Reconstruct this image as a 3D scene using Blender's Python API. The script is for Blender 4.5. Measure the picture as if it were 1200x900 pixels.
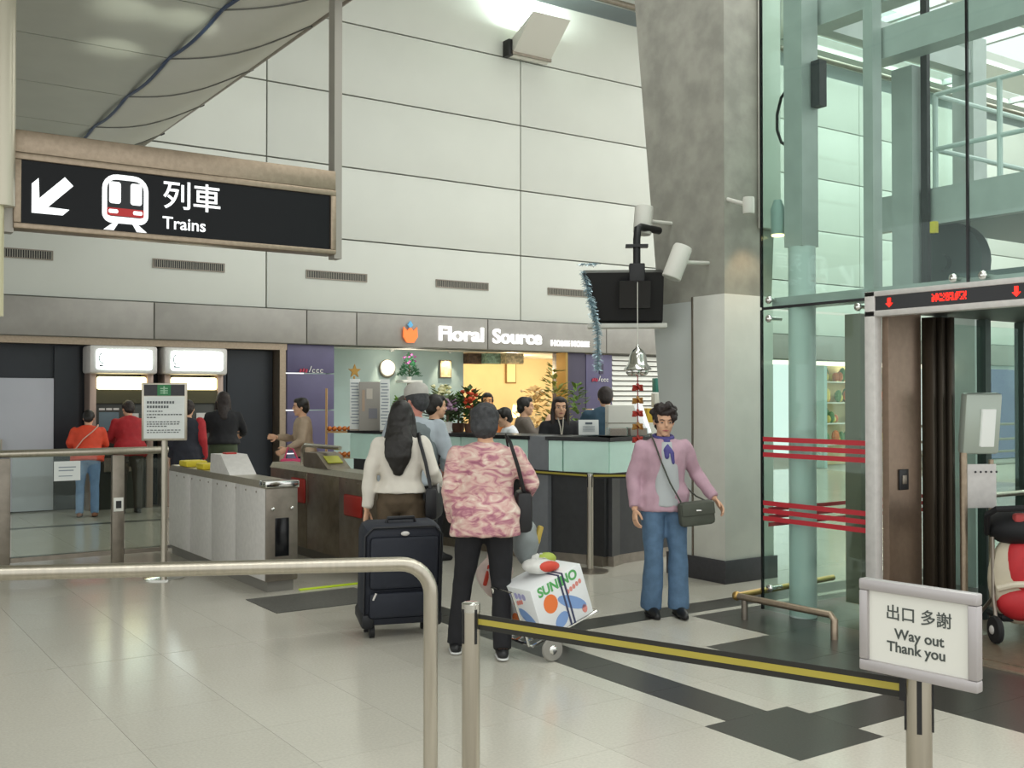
import bpy, bmesh, math, random
from mathutils import Vector, Matrix, noise
random.seed(7)
for o in list(bpy.data.objects): bpy.data.objects.remove(o)
SC = bpy.context.scene
COL = SC.collection
PI = math.pi
V = Vector

# ---------------------------------------------------------------- camera, world, lights, exposure
cam_d = bpy.data.cameras.new('camera'); cam = bpy.data.objects.new('camera', cam_d); COL.objects.link(cam)
cam.location = (0, 0, 1.62)
cam.rotation_euler = (PI/2 + math.atan(17/1230), 0, -math.atan2(.563, .826))
cam_d.sensor_width = 36; cam_d.lens = 1230/1200*36; cam_d.clip_start = .05; cam_d.clip_end = 300
SC.camera = cam
W = bpy.data.worlds.new('sky'); SC.world = W; W.use_nodes = True
bg = W.node_tree.nodes['Background']; bg.inputs[0].default_value = (.98, 1.0, .98, 1); bg.inputs[1].default_value = 1.3
SC.view_settings.view_transform = 'Standard'; SC.view_settings.look = 'None'
SC.view_settings.exposure = 0.0; SC.view_settings.gamma = 1.0; SC.view_settings.use_curve_mapping = False

def area(name, loc, size, power, col=(1, 1, .95), rot=(0, 0, 0)):
    l = bpy.data.lights.new(name, 'AREA'); l.shape = 'RECTANGLE'; l.size, l.size_y = size; l.energy = power; l.color = col
    o = bpy.data.objects.new(name, l); COL.objects.link(o); o.location = loc; o.rotation_euler = rot
    return o
def spot(name, loc, target, power, angle=60, col=(1, .85, .6), blend=.6, r=.04):
    l = bpy.data.lights.new(name, 'SPOT'); l.energy = power; l.color = col; l.spot_size = math.radians(angle); l.spot_blend = blend; l.shadow_soft_size = r
    o = bpy.data.objects.new(name, l); COL.objects.link(o); o.location = loc
    o.rotation_euler = (V(target) - V(loc)).to_track_quat('-Z', 'Y').to_euler()
    return o
def point(name, loc, power, col=(1, .85, .6), r=.1):
    l = bpy.data.lights.new(name, 'POINT'); l.energy = power; l.color = col; l.shadow_soft_size = r
    o = bpy.data.objects.new(name, l); COL.objects.link(o); o.location = loc
    return o
# daylight coming down through the roof lights
SKY = [(12.4, 14.2, 16, 30), (15.2, 15.8, 18, 30), (8.6, 10.2, 5.5, 30), (4.2, 6.0, -4, 30), (-.6, 1.2, -6, 30)]
for (y0, y1, x0, x1) in SKY:
    a = (y1-y0)*(x1-x0)
    area('skylight', ((x0+x1)/2, (y0+y1)/2, 9.72), (x1-x0-.1, y1-y0-.1), a*13.5, (.98, 1, .97))

# ---------------------------------------------------------------- materials
def lin(c):
    if isinstance(c, str):
        c = [int(c[i:i+2], 16)/255 for i in (0, 2, 4)]
    return tuple(((x/12.92) if x <= .04045 else ((x+.055)/1.055)**2.4) for x in c) + (1,)
MATS = {}
def mat(name, col, rough=.5, metal=0, var=0, scale=8, bump=0, emit=0, stretch=None, spec=.5, col2=None):
    if name in MATS: return MATS[name]
    m = bpy.data.materials.new(name); m.use_nodes = True; MATS[name] = m
    nt = m.node_tree; N = nt.nodes; L = nt.links; b = N['Principled BSDF']
    c = lin(col); b.inputs['Base Color'].default_value = c
    b.inputs['Roughness'].default_value = rough; b.inputs['Metallic'].default_value = metal
    b.inputs['Specular IOR Level'].default_value = spec
    if emit:
        b.inputs['Emission Color'].default_value = c; b.inputs['Emission Strength'].default_value = emit
    if var or bump or col2:
        tc = N.new('ShaderNodeTexCoord'); mp = N.new('ShaderNodeMapping'); L.new(tc.outputs['Object'], mp.inputs[0])
        if stretch: mp.inputs['Scale'].default_value = stretch
        nz = N.new('ShaderNodeTexNoise'); nz.inputs['Scale'].default_value = scale; nz.inputs['Detail'].default_value = 5
        L.new(mp.outputs[0], nz.inputs['Vector'])
        if var or col2:
            r = N.new('ShaderNodeValToRGB'); r.color_ramp.elements[0].position = .35; r.color_ramp.elements[1].position = .65
            if col2:
                r.color_ramp.elements[0].color = lin(col2); r.color_ramp.elements[1].color = c
            else:
                r.color_ramp.elements[0].color = tuple(x*(1-var) for x in c[:3])+(1,); r.color_ramp.elements[1].color = tuple(min(1, x*(1+var)) for x in c[:3])+(1,)
            L.new(nz.outputs['Fac'], r.inputs[0]); L.new(r.outputs[0], b.inputs['Base Color'])
        if bump:
            bp = N.new('ShaderNodeBump'); bp.inputs['Strength'].default_value = bump; bp.inputs['Distance'].default_value = .01
            L.new(nz.outputs['Fac'], bp.inputs['Height']); L.new(bp.outputs[0], b.inputs['Normal'])
    return m
def glassmat(name, tint, refl=.08, rough=.02):
    if name in MATS: return MATS[name]
    m = bpy.data.materials.new(name); m.use_nodes = True; MATS[name] = m
    nt = m.node_tree; N = nt.nodes; L = nt.links; N.remove(N['Principled BSDF'])
    t = N.new('ShaderNodeBsdfTransparent'); t.inputs[0].default_value = lin(tint)
    g = N.new('ShaderNodeBsdfGlossy'); g.inputs['Roughness'].default_value = rough; g.inputs[0].default_value = (.9, 1, .98, 1)
    w = N.new('ShaderNodeLayerWeight'); w.inputs[0].default_value = .5
    p = N.new('ShaderNodeMath'); p.operation = 'POWER'; p.inputs[1].default_value = 4; L.new(w.outputs['Facing'], p.inputs[0])
    f = N.new('ShaderNodeMath'); f.operation = 'MULTIPLY_ADD'; f.inputs[1].default_value = .5; f.inputs[2].default_value = .025; L.new(p.outputs[0], f.inputs[0])
    mx = N.new('ShaderNodeMixShader'); L.new(f.outputs[0], mx.inputs[0]); L.new(t.outputs[0], mx.inputs[1]); L.new(g.outputs[0], mx.inputs[2])
    L.new(mx.outputs[0], N['Material Output'].inputs[0])
    return m
STEEL = mat('brushed_steel', 'b9b2a4', .32, .95, .06, 60, 0, stretch=(1, 1, .05))
STEELD = mat('dull_steel', '8f877c', .42, .85, .1, 12)
STEELB = mat('bronze_steel', 'a39380', .38, .8, .08, 30)
STEELG = mat('gate_steel', 'd2cfcb', .5, .15, .05, 20)
STEELBR = mat('gate_brown_steel', '8a8072', .38, .7, .15, 9)
CHROME = mat('chrome', 'e0e0dc', .12, 1)
WHITE = mat('white_paint', 'e6e6df', .5, 0, .02, 3)
OFFW = mat('off_white', 'd9d8cf', .55)
WALLM = mat('wall_panel_white', 'd3d6ce', .45, 0, .015, 1.5)
JOINT = mat('joint_dark', '77786f', .8)
FASC = mat('fascia_metal', '9d9a94', .45, .35, .05, 6)
CONC = mat('concrete', '9a998f', .85, 0, .14, 5, .25)
CLAD = mat('column_cladding', 'd4d4cc', .6, 0, .03, 6)
DARKB = mat('dark_base', '37363a', .5, 0, .1, 30)
BLACK = mat('black_plastic', '141416', .45)
BLACKG = mat('black_gloss', '0c0d10', .2)
NAVY = mat('navy_panel', '20262e', .35, 0, .08, 4)
RUBBER = mat('rubber', '1a1a1b', .8)
TILE = mat('pale_terrazzo', 'c3bfb3', .15, 0, .05, 70, 0, spec=.45)
TILE2 = mat('pale_terrazzo_b', 'bfbbaf', .17, 0, .05, 70, 0, spec=.45)
TILED = mat('dark_granite', '3d3c38', .3, 0, .22, 90, 0, spec=.4)
GROUT = mat('grout', 'a19c91', .8)
PURPLE = mat('purple_panel', '5d5878', .4, 0, .06, 3)
PURPLED = mat('dark_purple', '423c50', .45, 0, .06, 3)
TURQ = mat('turquoise_wall', 'a9bdb8', .6, 0, .03, 3)
TURQC = mat('turquoise_counter', 'cceee2', .35, 0, .04, 4)
CREAM = mat('cream_wall', 'e3cda0', .6, 0, .04, 2)
GREYC = mat('grey_counter', '74777c', .5, 0, .05, 12)
DGREY = mat('dark_counter', '2b2c2e', .4, 0, .12, 15)
YEL = mat('yellow', 'd8c430', .5)
YELG = mat('yellow_green_tape', 'c6e028', .5)
TAPEY = mat('tape_yellow', 'a89a3c', .6)
TAPEK = mat('tape_black', '23221c', .7)
REDP = mat('red_pad', 'b5332c', .45)
REDG = mat('red_film', 'c0303a', .4)
TEALST = mat('teal_grey_steel', 'b3b9b6', .45, .2, .05, 6)
WSTEEL = mat('white_steel', 'c9d6d2', .4)
GLASS = glassmat('teal_glass', 'f2faf7')
GLASSF = glassmat('fence_glass', 'f2f7f3')
GLASSC = glassmat('clear_plastic', 'eef3f2', rough=.1)

# ---------------------------------------------------------------- geometry helpers
class MB:
    def __init__(s): s.bm = bmesh.new()
    def box(s, c, size, bevel=0, rot=None, seg=2):
        r = bmesh.ops.create_cube(s.bm, size=1)
        vs = r['verts']
        bmesh.ops.scale(s.bm, vec=size, verts=vs)
        if bevel:
            es = list({e for v in vs for e in v.link_edges})
            rr = bmesh.ops.bevel(s.bm, geom=es, offset=bevel, segments=seg, profile=.5, affect='EDGES')
            vs = list({v for f in rr['faces'] for v in f.verts} | {v for v in vs if v.is_valid})
        M = Matrix.Translation(V(c))
        if rot is not None: M = M @ (rot.to_4x4() if hasattr(rot, 'to_4x4') else rot)
        bmesh.ops.transform(s.bm, matrix=M, verts=vs)
        return s
    def bx(s, x0, x1, y0, y1, z0, z1, bevel=0):
        return s.box(((x0+x1)/2, (y0+y1)/2, (z0+z1)/2), (abs(x1-x0), abs(y1-y0), abs(z1-z0)), bevel)
    def rings(s, rs, cap=True):
        bm = s.bm; prev = None; first = None
        for ring in rs:
            vs = [bm.verts.new(p) for p in ring]
            if prev:
                n = len(vs)
                for i in range(n): bm.faces.new((prev[i], prev[(i+1) % n], vs[(i+1) % n], vs[i]))
            else: first = vs
            prev = vs
        if cap:
            bm.faces.new(first[::-1]); bm.faces.new(prev)
        return s
    def tube(s, pts, r, n=10, cap=True, flat=1.0, up=None, rnd=False):
        pts = [V(p) for p in pts]
        rad = list(r) if isinstance(r, (list, tuple)) else [r]*len(pts)
        if rnd:
            d0 = (pts[0]-pts[1]).normalized(); d1 = (pts[-1]-pts[-2]).normalized()
            pre = [(pts[0]+d0*rad[0]*k, rad[0]*q) for k, q in ((.95, .3), (.7, .7))]
            post = [(pts[-1]+d1*rad[-1]*k, rad[-1]*q) for k, q in ((.7, .7), (.95, .3))]
            P = pre+list(zip(pts, rad))+post
            pts = [p for p, _ in P]; rad = [q for _, q in P]
        u = None; rs = []
        for i, p in enumerate(pts):
            t = (pts[min(i+1, len(pts)-1)]-pts[max(i-1, 0)]).normalized()
            if u is None:
                a = V(up) if up is not None else (V((0, 0, 1)) if abs(t.z) < .9 else V((0, 1, 0)))
                u = (a - t*a.dot(t)).normalized()
            else:
                u = (u - t*u.dot(t)).normalized()
            w = t.cross(u)
            rs.append([p + u*math.cos(2*PI*k/n)*rad[i]*flat + w*math.sin(2*PI*k/n)*rad[i] for k in range(n)])
        return s.rings(rs, cap)
    def cyl(s, p0, p1, r, n=16, r1=None):
        return s.tube([p0, p1], [r, r if r1 is None else r1], n)
    def lathe(s, prof, c=(0, 0, 0), n=20, axis=None):
        M = Matrix.Translation(V(c)) @ (axis.to_4x4() if axis is not None else Matrix())
        return s.rings([[M @ V((math.cos(2*PI*k/n)*r, math.sin(2*PI*k/n)*r, z)) for k in range(n)] for r, z in prof])
    def ell(s, c, r, n=14, m=9, rot=None):
        R = rot if rot is not None else Matrix.Identity(3)
        rs = []
        for j in range(1, m):
            a = -PI/2+PI*j/m
            rs.append([V(c)+R @ V((r[0]*math.cos(a)*math.cos(2*PI*k/n), r[1]*math.cos(a)*math.sin(2*PI*k/n), r[2]*math.sin(a))) for k in range(n)])
        s.rings(rs, False)
        bm = s.bm; bm.verts.ensure_lookup_table()
        tot = len(bm.verts); base = tot-n*(m-1)
        lo = bm.verts.new(V(c)+R @ V((0, 0, -r[2]))); hi = bm.verts.new(V(c)+R @ V((0, 0, r[2])))
        bm.verts.ensure_lookup_table()
        for k in range(n):
            bm.faces.new((lo, bm.verts[base+(k+1) % n], bm.verts[base+k]))
            bm.faces.new((hi, bm.verts[base+n*(m-2)+k], bm.verts[base+n*(m-2)+(k+1) % n]))
        return s
    def prism(s, poly, d, M=None):
        """poly in local XY extruded along Z by d, then placed by M"""
        M = M or Matrix()
        a = [s.bm.verts.new(M @ V((x, y, 0))) for x, y in poly]; b = [s.bm.verts.new(M @ V((x, y, d))) for x, y in poly]
        n = len(poly)
        s.bm.faces.new(a[::-1]); s.bm.faces.new(b)
        for i in range(n): s.bm.faces.new((a[i], a[(i+1) % n], b[(i+1) % n], b[i]))
        return s
    def hexa(s, p):
        v = [s.bm.verts.new(q) for q in p]
        for f in ((3, 2, 1, 0), (4, 5, 6, 7), (0, 1, 5, 4), (1, 2, 6, 5), (2, 3, 7, 6), (3, 0, 4, 7)): s.bm.faces.new([v[i] for i in f])
        return s
    def mesh(s, name='m', smooth=True):
        bmesh.ops.recalc_face_normals(s.bm, faces=s.bm.faces)
        me = bpy.data.meshes.new(name); s.bm.to_mesh(me); s.bm.free()
        if smooth:
            me.shade_smooth(); 
            try: me.set_sharp_from_angle(angle=math.radians(38))
            except Exception: pass
        return me
    def build(s, name, m, parent=None, loc=(0, 0, 0), rotz=0, smooth=True):
        return link(name, s.mesh(name, smooth), m, parent, loc, rotz)
def link(name, me, m, parent=None, loc=(0, 0, 0), rotz=0):
    o = bpy.data.objects.new(name, me); COL.objects.link(o)
    if m is not None and not me.materials: me.materials.append(m)
    o.location = loc; o.rotation_euler = (0, 0, rotz)
    if parent: o.parent = parent
    if name in ('print_lines', 'rivet_row'): o['kind'] = 'stuff'
    return o
def tag(o, label, cat, group=None):
    o['label'] = label; o['category'] = cat
    if group: o['group'] = group
    return o
def thing(name, label, cat, loc=(0, 0, 0), rotz=0, group=None):
    o = bpy.data.objects.new(name, None); COL.objects.link(o); o.location = loc; o.rotation_euler = (0, 0, rotz)
    o.empty_display_size = .1
    return tag(o, label, cat, group)
def struct(o): o['kind'] = 'structure'; return o
def box(name, m, parent, x0, x1, y0, y1, z0, z1, bevel=0): return MB().bx(x0, x1, y0, y1, z0, z1, bevel).build(name, m, parent)
def copy_tree(o, label, loc, rotz=None):
    def cp(a, par):
        c = a.copy(); COL.objects.link(c)
        if par: c.parent = par
        for ch in a.children: cp(ch, c)
        return c
    c = cp(o, None); c.location = loc
    if rotz is not None: c.rotation_euler = (0, 0, rotz)
    c['label'] = label
    return c
def text_mesh(body, size, depth=.002, bold=0):
    cu = bpy.data.curves.new('t', 'FONT'); cu.body = body; cu.size = size; cu.extrude = depth; cu.offset = bold; cu.align_x = 'CENTER'; cu.align_y = 'CENTER'
    o = bpy.data.objects.new('t', cu); COL.objects.link(o)
    dg = bpy.context.evaluated_depsgraph_get(); me = bpy.data.meshes.new_from_object(o.evaluated_get(dg))
    bpy.data.objects.remove(o); return me
def text(name, body, size, m, parent, M, bold=0, depth=.002, sx=1):
    me = text_mesh(body, size, depth, bold); me.transform(M @ Matrix.Diagonal((sx, 1, 1, 1))); me.materials.clear()
    return link(name, me, m, parent)
def wallM(x, y, z):   # local XY -> facing -Y (towards the hall) on the back wall
    return Matrix.Translation((x, y, z)) @ Matrix.Rotation(PI/2, 4, 'X')
# pixel (1200x900) -> world, used only to lay out real positions from measurements
def at(px, d): r = (px-600)/1230*d; return V((r*.826+d*.563, -r*.563+d*.826, 0))
def zz(py, d): return 1.62+(467-py)/1230*d
# ---------------------------------------------------------------- floor
fl = struct(box('floor', GROUT, None, -7, 34, -3, 20, -.15, -.006))
T = .6; GX = 3.72; GY = 3.17
DARK = [(3.87, 4.17, 3.47, 8.0), (3.72, 4.32, 3.17, 3.77), (4.02, 4.92, 3.32, 3.62), (3.87, 12, 5.80, 6.08), (4.92, 12, -3, 4.97), (5.50, 12, 4.97, 5.72), (-3, 12, 11.5, 11.75), (-3, 12, 14.2, 14.35)]
def cuts(a, b, es): return [a]+sorted({round(e, 3) for e in es if a+.02 < e < b-.02})+[b]
near, far_ = [], []
def infr(x, y):
    d = x*.563+y*.826; r = x*.826-y*.563
    return d > 1.5 and -60 < 600+r/d*1230 < 1260 and 467+1.62/d*1230 < 990
for i in range(-14, 26):
    for j in range(-6, 22):
        x0, y0 = GX+i*T, GY+j*T; x1, y1 = x0+T, y0+T
        if not any(infr(x, y) for x in (x0, x1) for y in (y0, y1)): continue
        hit = [r for r in DARK if r[0] < x1-.02 and r[1] > x0+.02 and r[2] < y1-.02 and r[3] > y0+.02]
        xs = cuts(x0, x1, [e for r in hit for e in r[:2]]); ys = cuts(y0, y1, [e for r in hit for e in r[2:]])
        rects = []
        for a in range(len(xs)-1):
            for b in range(len(ys)-1):
                cx, cy = (xs[a]+xs[a+1])/2, (ys[b]+ys[b+1])/2
                dk = any(r[0] < cx < r[1] and r[2] < cy < r[3] for r in hit)
                rects.append([xs[a], xs[a+1], ys[b], ys[b+1], dk])
        if len({r[4] for r in rects}) == 1: rects = [[x0, x1, y0, y1, rects[0][4]]]
        for r in rects:
            d = (r[0]+r[1])/2*.563+(r[2]+r[3])/2*.826
            if abs(r[3]-6.77) < .02: r[3] -= .006
            near.append((d, r))
near.sort(key=lambda t: t[0])
cache = {}
def tilemesh(w, h, m):
    k = (round(w, 3), round(h, 3), m.name)
    if k not in cache:
        me = MB().bx(-w/2+.0009, w/2-.0009, -h/2+.0009, h/2-.0009, -.008, 0).mesh('floor_tile', False); me.materials.append(m); cache[k] = me
    return cache[k]
rest = {TILE.name: MB(), TILED.name: MB()}
for n, (d, (x0, x1, y0, y1, dk)) in enumerate(near):
    m = TILED if dk else (TILE if (int(x0*7)+int(y0*5)) % 3 else TILE2)
    if n < 296:
        link('floor_tile', tilemesh(x1-x0, y1-y0, m), None, fl, ((x0+x1)/2, (y0+y1)/2, 0))
    else:
        rest[TILED.name if dk else TILE.name].bx(x0+.0015, x1-.0015, y0+.0015, y1-.0015, -.008, 0)
for k, b in rest.items():
    o = b.build('distant_floor_tiles', MATS[k], fl, smooth=False); o['kind'] = 'stuff'

# ---------------------------------------------------------------- back wall with its panels
wb = struct(box('wall_back', JOINT, None, -7, 34, 16.05, 16.35, 2.5, 9.12))
for k in range(-2, 7):
    xa, xb = 1.24+4.93*k, 1.24+4.93*(k+1)
    for j in range(5):
        z0 = 3.06+1.213*j
        m = MB().bx(xa+.012, xb-.012, 16.0, 16.05, z0+.012, z0+1.213-.012, .004); m.build('wall_panel', WALLM, wb)
fa = struct(box('trim_1', JOINT, None, -7, 34, 15.96, 16.0, 2.5, 3.06))
fx = [-7, -1.2, .6, 4.4, 6.83, 7.72, 10.33, 13.1, 16, 19, 22, 26, 30, 34]
for a, b in zip(fx, fx[1:]): MB().bx(a+.01, b-.01, 15.93, 15.97, 2.51, 3.05, .004).build('fascia_panel', FASC, fa)
struct(box('trim_2', mat('blue_grey_beam', '8f9a9a', .6), None, -7, 34, 16.4, 16.6, 9.12, 9.6))
pipe = MB().tube([(9, 15.7, 9.35), (33.5, 15.7, 9.35)], .06); pipe.tube([(12.6, 15.7, 9.35), (12.6, 15.7, 9.59)], .04)
tag(pipe.build('service_pipe', STEELD), 'thin grey service pipe running along the top of the panelled wall', 'pipe')
# ceiling with roof lights between its strips
ce = struct(box('ceiling', WHITE, None, -7, 34, 15.8, 17.5, 9.6, 9.9))
ys = sorted(SKY)
last = -3
for (y0, y1, x0, x1) in ys:
    if y0 > last: box('ceiling_strip', WHITE, ce, -7, 34, last, y0, 9.6, 9.9)
    box('ceiling_strip', WHITE, ce, -7, x0, y0, y1, 9.6, 9.9); box('ceiling_strip', WHITE, ce, x1, 34, y0, y1, 9.6, 9.9)
    for q in range(int((x1-x0)/3)): box('glazing_bar', TEALST, ce, x0+3*q, x0+3*q+.12, y0, y1, 9.58, 9.72)
    last = y1
# lower walls
struct(box('wall_ticket', NAVY, None, -7, 6.45, 16.35, 16.5, 0, 2.5))
struct(box('wall_right', mat('far_wall', 'aeb5b0', .5, 0, .04, 2), None, 24, 34, 16.0, 16.3, 0, 2.5))
struct(box('wall_end', WALLM, None, 33.7, 34, 4, 16, 0, 9.6))
0 and struct(box('wall_left', WALLM, None, -7, -6.8, 6, 16.3, 0, 9.6))

# air grilles
gl = ['grey air grille on white wall, nearest the hanging sign post', 'grey air grille on white wall just below the trains sign', 'grey air grille just right of the trains sign', 'grey air grille above the flower shop wall lamps', 'grey air grille partly behind the hanging monitor']
gl[0] = 'grey air grille on the white wall above the white door panel'; gl[2] = 'grey air grille on the white wall above the purple panel'
for k, x in enumerate((1.9, 4.39, 6.84, 9.28, 11.72)):
    t = thing('air_grille', gl[k], 'vent', (x, 16, 3.58), 0, 'air grilles in the white wall')
    w = 1.1
    f = MB().bx(0, w, -.02, 0, 0, .015).bx(0, w, -.02, 0, .125, .14).bx(0, .015, -.02, 0, .015, .125).bx(w-.015, w, -.02, 0, .015, .125)
    f.build('grille_frame', STEELD, t)
    box('backing', BLACK, t, .015, w-.015, -.004, .0, .015, .125)
    s = MB()
    for q in range(34): s.bx(.03+q*.0315, .042+q*.0315, -.015, -.004, .015, .125)
    o = s.build('fins', mat('grille_grey', '9a978c', .5), t, smooth=False); o['kind'] = 'stuff'

# wall uplight
t = thing('wall_uplight', 'white wedge uplight high on the panelled wall', 'lamp', (11.2, 16, 7.9))
MB().hexa([V(p) for p in ((-.42, -.22, .05), (.42, -.22, .05), (.42, -.10, .0), (-.42, -.10, .0), (-.42, -.85, .62), (.42, -.85, .62), (.42, -.1, .28), (-.42, -.1, .28))]).build('lamp_shade', OFFW, t)
MB().bx(-.5, -.4, -.2, 0, .0, .3, .01).build('bracket', BLACK, t)
box('lamp_rim', STEELD, t, -.44, .44, -.24, -.2, .02, .08)
area('uplight_lamp', (11.2, 15.6, 8.66), (.6, .25), 60, (.85, 1, .95), (math.radians(150), 0, 0))

# ---------------------------------------------------------------- mezzanine soffit with curved edge
SZ = 5.2
so = struct(box('ceiling_mezzanine', mat('soffit_joint', '5a5b54', .6), None, -6.8, 3.2, 5, 16, 5.212, 5.5))
SOFF = mat('soffit_panel', 'b3b5aa', .3, .1, .03, 2)
yb = [4.4+1.68*k for k in range(8)]
for y in yb[:-1]:
    for (xa, xb) in ((-6.8, -2.2), (-2.2, 3.2)):
        MB().bx(xa+.008, xb+(.04 if xb > 3 else 0), y+.012, min(y+1.668, 15.99), SZ, 5.215).build('soffit_panel', SOFF, so)
SAIL = mat('sail_panel', 'd3d3c9', .5, 0, .02, 2)
EDGE = mat('blue_edge', '3a4a68', .4)
for i in range(1, len(yb)-0):
    ya, yb_ = yb[i-1], yb[i] if i < len(yb) else 16
    n, m_ = 10, 6
    def P(s_, t_):
        y0 = ya+(yb_-ya)*s_; yp = y0-1.75*t_
        x = 3.22+.83*t_
        z = SZ+.0+.10*math.sin(PI*t_)*(-1)+(-.05*math.sin(PI*s_)*(1-t_))
        return V((x, yp, z))
    b = MB(); g = [[b.bm.verts.new(P((a+.008)/(n+.016), c/m_)) for c in range(m_+1)] for a in range(n+1)]
    for a in range(n):
        for c in range(m_): b.bm.faces.new((g[a][c], g[a+1][c], g[a+1][c+1], g[a][c+1]))
    top = bmesh.ops.extrude_face_region(b.bm, geom=list(b.bm.faces))
    for v in [e for e in top['geom'] if isinstance(e, bmesh.types.BMVert)]: v.co.z += .02
    b.build('edge_sheet', SAIL, so)
    MB().tube([P(a/8, 0)+V((-.01, 0, .0)) for a in range(9)], .018, 6).build('edge_bead', EDGE, so)
    MB().tube([P(1, c/8)+V((0, 0, -.004)) for c in range(9)], .009, 5).build('seam', mat('seam_grey', '6e6e68', .6), so)
    MB().tube([P(1, 1), P(1, 1)+V((.05, 0, .03))], .02, 6).build('hook', BLACK, so)
p = MB().tube([(4.02, 16, 5.24), (4.12, 2, 5.24)], .05, 12).build('edge_pipe', STEELD, so)
for (x, y) in ((2.47, 9.92), (3.0, 9.9), (2.65, 11.1)):  # added spots without fixtures, imitating blurred lamp reflections on the soffit
    spot('soffit_reflection_helper', (x+.1, y-.5, 4.2), (x, y, 5.2), 26, 38, (.95, 1, .85), 1.0, .05)

# ---------------------------------------------------------------- ticket machine bay
tf = struct(box('trim_3', STEELB, None, -7, 6.52, 16.0, 16.3, 2.4, 2.5))
box('bay_post', STEELB, tf, 6.40, 6.50, 16.0, 16.3, 0, 2.4)
for a, b in ((-6.9, -4.5), (-4.4, -2), (-1.9, 0), (.1, 2.25), (3.08, 3.42), (5.56, 5.62), (5.64, 6.38)):
    box('bay_panel', NAVY, tf, a, b, 16.28, 16.34, .05, 2.38)
d = struct(box('door_1', mat('white_door', 'b9bcc4', .5, 0, .02, 3), None, 2.3, 3.06, 16.2, 16.27, .02, 1.91, .004))
box('door_handle', STEEL, d, 2.36, 2.38, 16.15, 16.2, .9, 1.05)
LIT = mat('lit_sign', 'eafaf6', .4, emit=3.2); LITY = mat('lit_yellow', 'fff0b8', .4, emit=3)
def machine(x, label):
    t = thing('ticket_machine', label, 'ticket machine', (x, 16.0, 0), 0, 'ticket machines in the navy bay')
    w = .9
    box('cabinet', mat('machine_dark', '34362f', .4), t, .08, w-.08, -.02, .28, 0, 1.72, .01)
    for a in (0, w-.09): box('side_post', mat('pinkish_steel', 'a9958a', .4, .5), t, a, a+.09, -.08, .28, 0, 1.99, .01)
    MB().bx(-.03, w+.03, -.2, .28, 1.98, 2.39, .04).build('header', STEELG, t)
    h = MB().bx(.06, w-.06, -.215, -.2, 2.04, 2.33, .03).build('lit_panel', LIT, t)
    c = MB(); c.tube([(.14+.045*math.cos(a), -.218, 2.2+.07*math.sin(a)) for a in [PI*.45+k*.3 for k in range(14)]], .008, 5); c.build('swirl_mark', BLACK, h)
    MB().bx(.1, w-.12, -.22, -.21, 2.085, 2.095).prism([(0, 0), (.1, 0), (0, .03)], .004, Matrix.Translation((.1, -.216, 2.08)) @ Matrix.Rotation(PI/2, 4, 'X')).build('sign_rule', BLACK, h)
    MB().bx(.1, w-.1, -.1, -.02, 1.75, 1.94, .03).build('lamp_panel', LITY, t)
    box('hood', mat('olive_metal', '4d4a34', .4, .3), t, .09, w-.09, -.06, 0, 1.55, 1.74)
    box('screen', mat('machine_screen', '5a6a70', .2, emit=.2), t, .14, .42, -.03, -.02, 1.15, 1.42)
    for k in range(3): box('slot_plate', STEELG, t, .14+.1*k, .14+.1*k+.08, -.035, -.02, 1.45, 1.48)
    box('keypad', STEELG, t, .5, .7, -.035, -.02, 1.2, 1.4)
    box('coin_tray', STEELD, t, .2, .6, -.08, -.02, .55, .75, .01)
    return t
machine(3.49, 'ticket machine under a lit white header, nearer the white door panel')
machine(4.55, 'ticket machine under a lit white header, partly behind the notice board')

# ---------------------------------------------------------------- hanging sign
sg = thing('hanging_sign', 'long hanging black direction sign reading Trains with white arrow', 'sign', (0, 8.3, 0))
XA, XB = 1.28, 3.80
def sz(y): return zz(y, 8.9)
box('sign_box', mat('sign_black', '090c10', .4, spec=.25), sg, XA+.05, XB-.05, -.04, .1, 2.89, 3.35)
for z0, z1 in ((2.85, 2.89), (3.35, 3.40)): box('frame_rail', STEELB, sg, XA, XB, -.06, .12, z0, z1, .006)
box('sign_header', STEELB, sg, XA, XB, -.05, .11, 3.402, 3.565, .006)
for x in (XA, XB-.05): box('frame_rail', STEELB, sg, x, x+.05, -.06, .12, 2.89, 3.35, .006)
for x in (XA-.03, XB+.03): box('hanger_post', mat('hanger_grey', 'a9a59c', .45, .5), sg, x-.035, x+.035, -.03, .09, 2.82, 9.6)
SW = mat('sign_white', 'f2f5f6', .4, emit=.9); SR = mat('sign_red', 'b02020', .4, emit=.3); SK = mat('sign_dark', '14181d', .4)
def SM(x, z): return Matrix.Translation((x, -.046, z-.09)) @ Matrix.Rotation(PI/2, 4, 'X')
ar = MB(); a = math.radians(225)
R2 = Matrix.Rotation(a, 4, 'Z')
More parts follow.
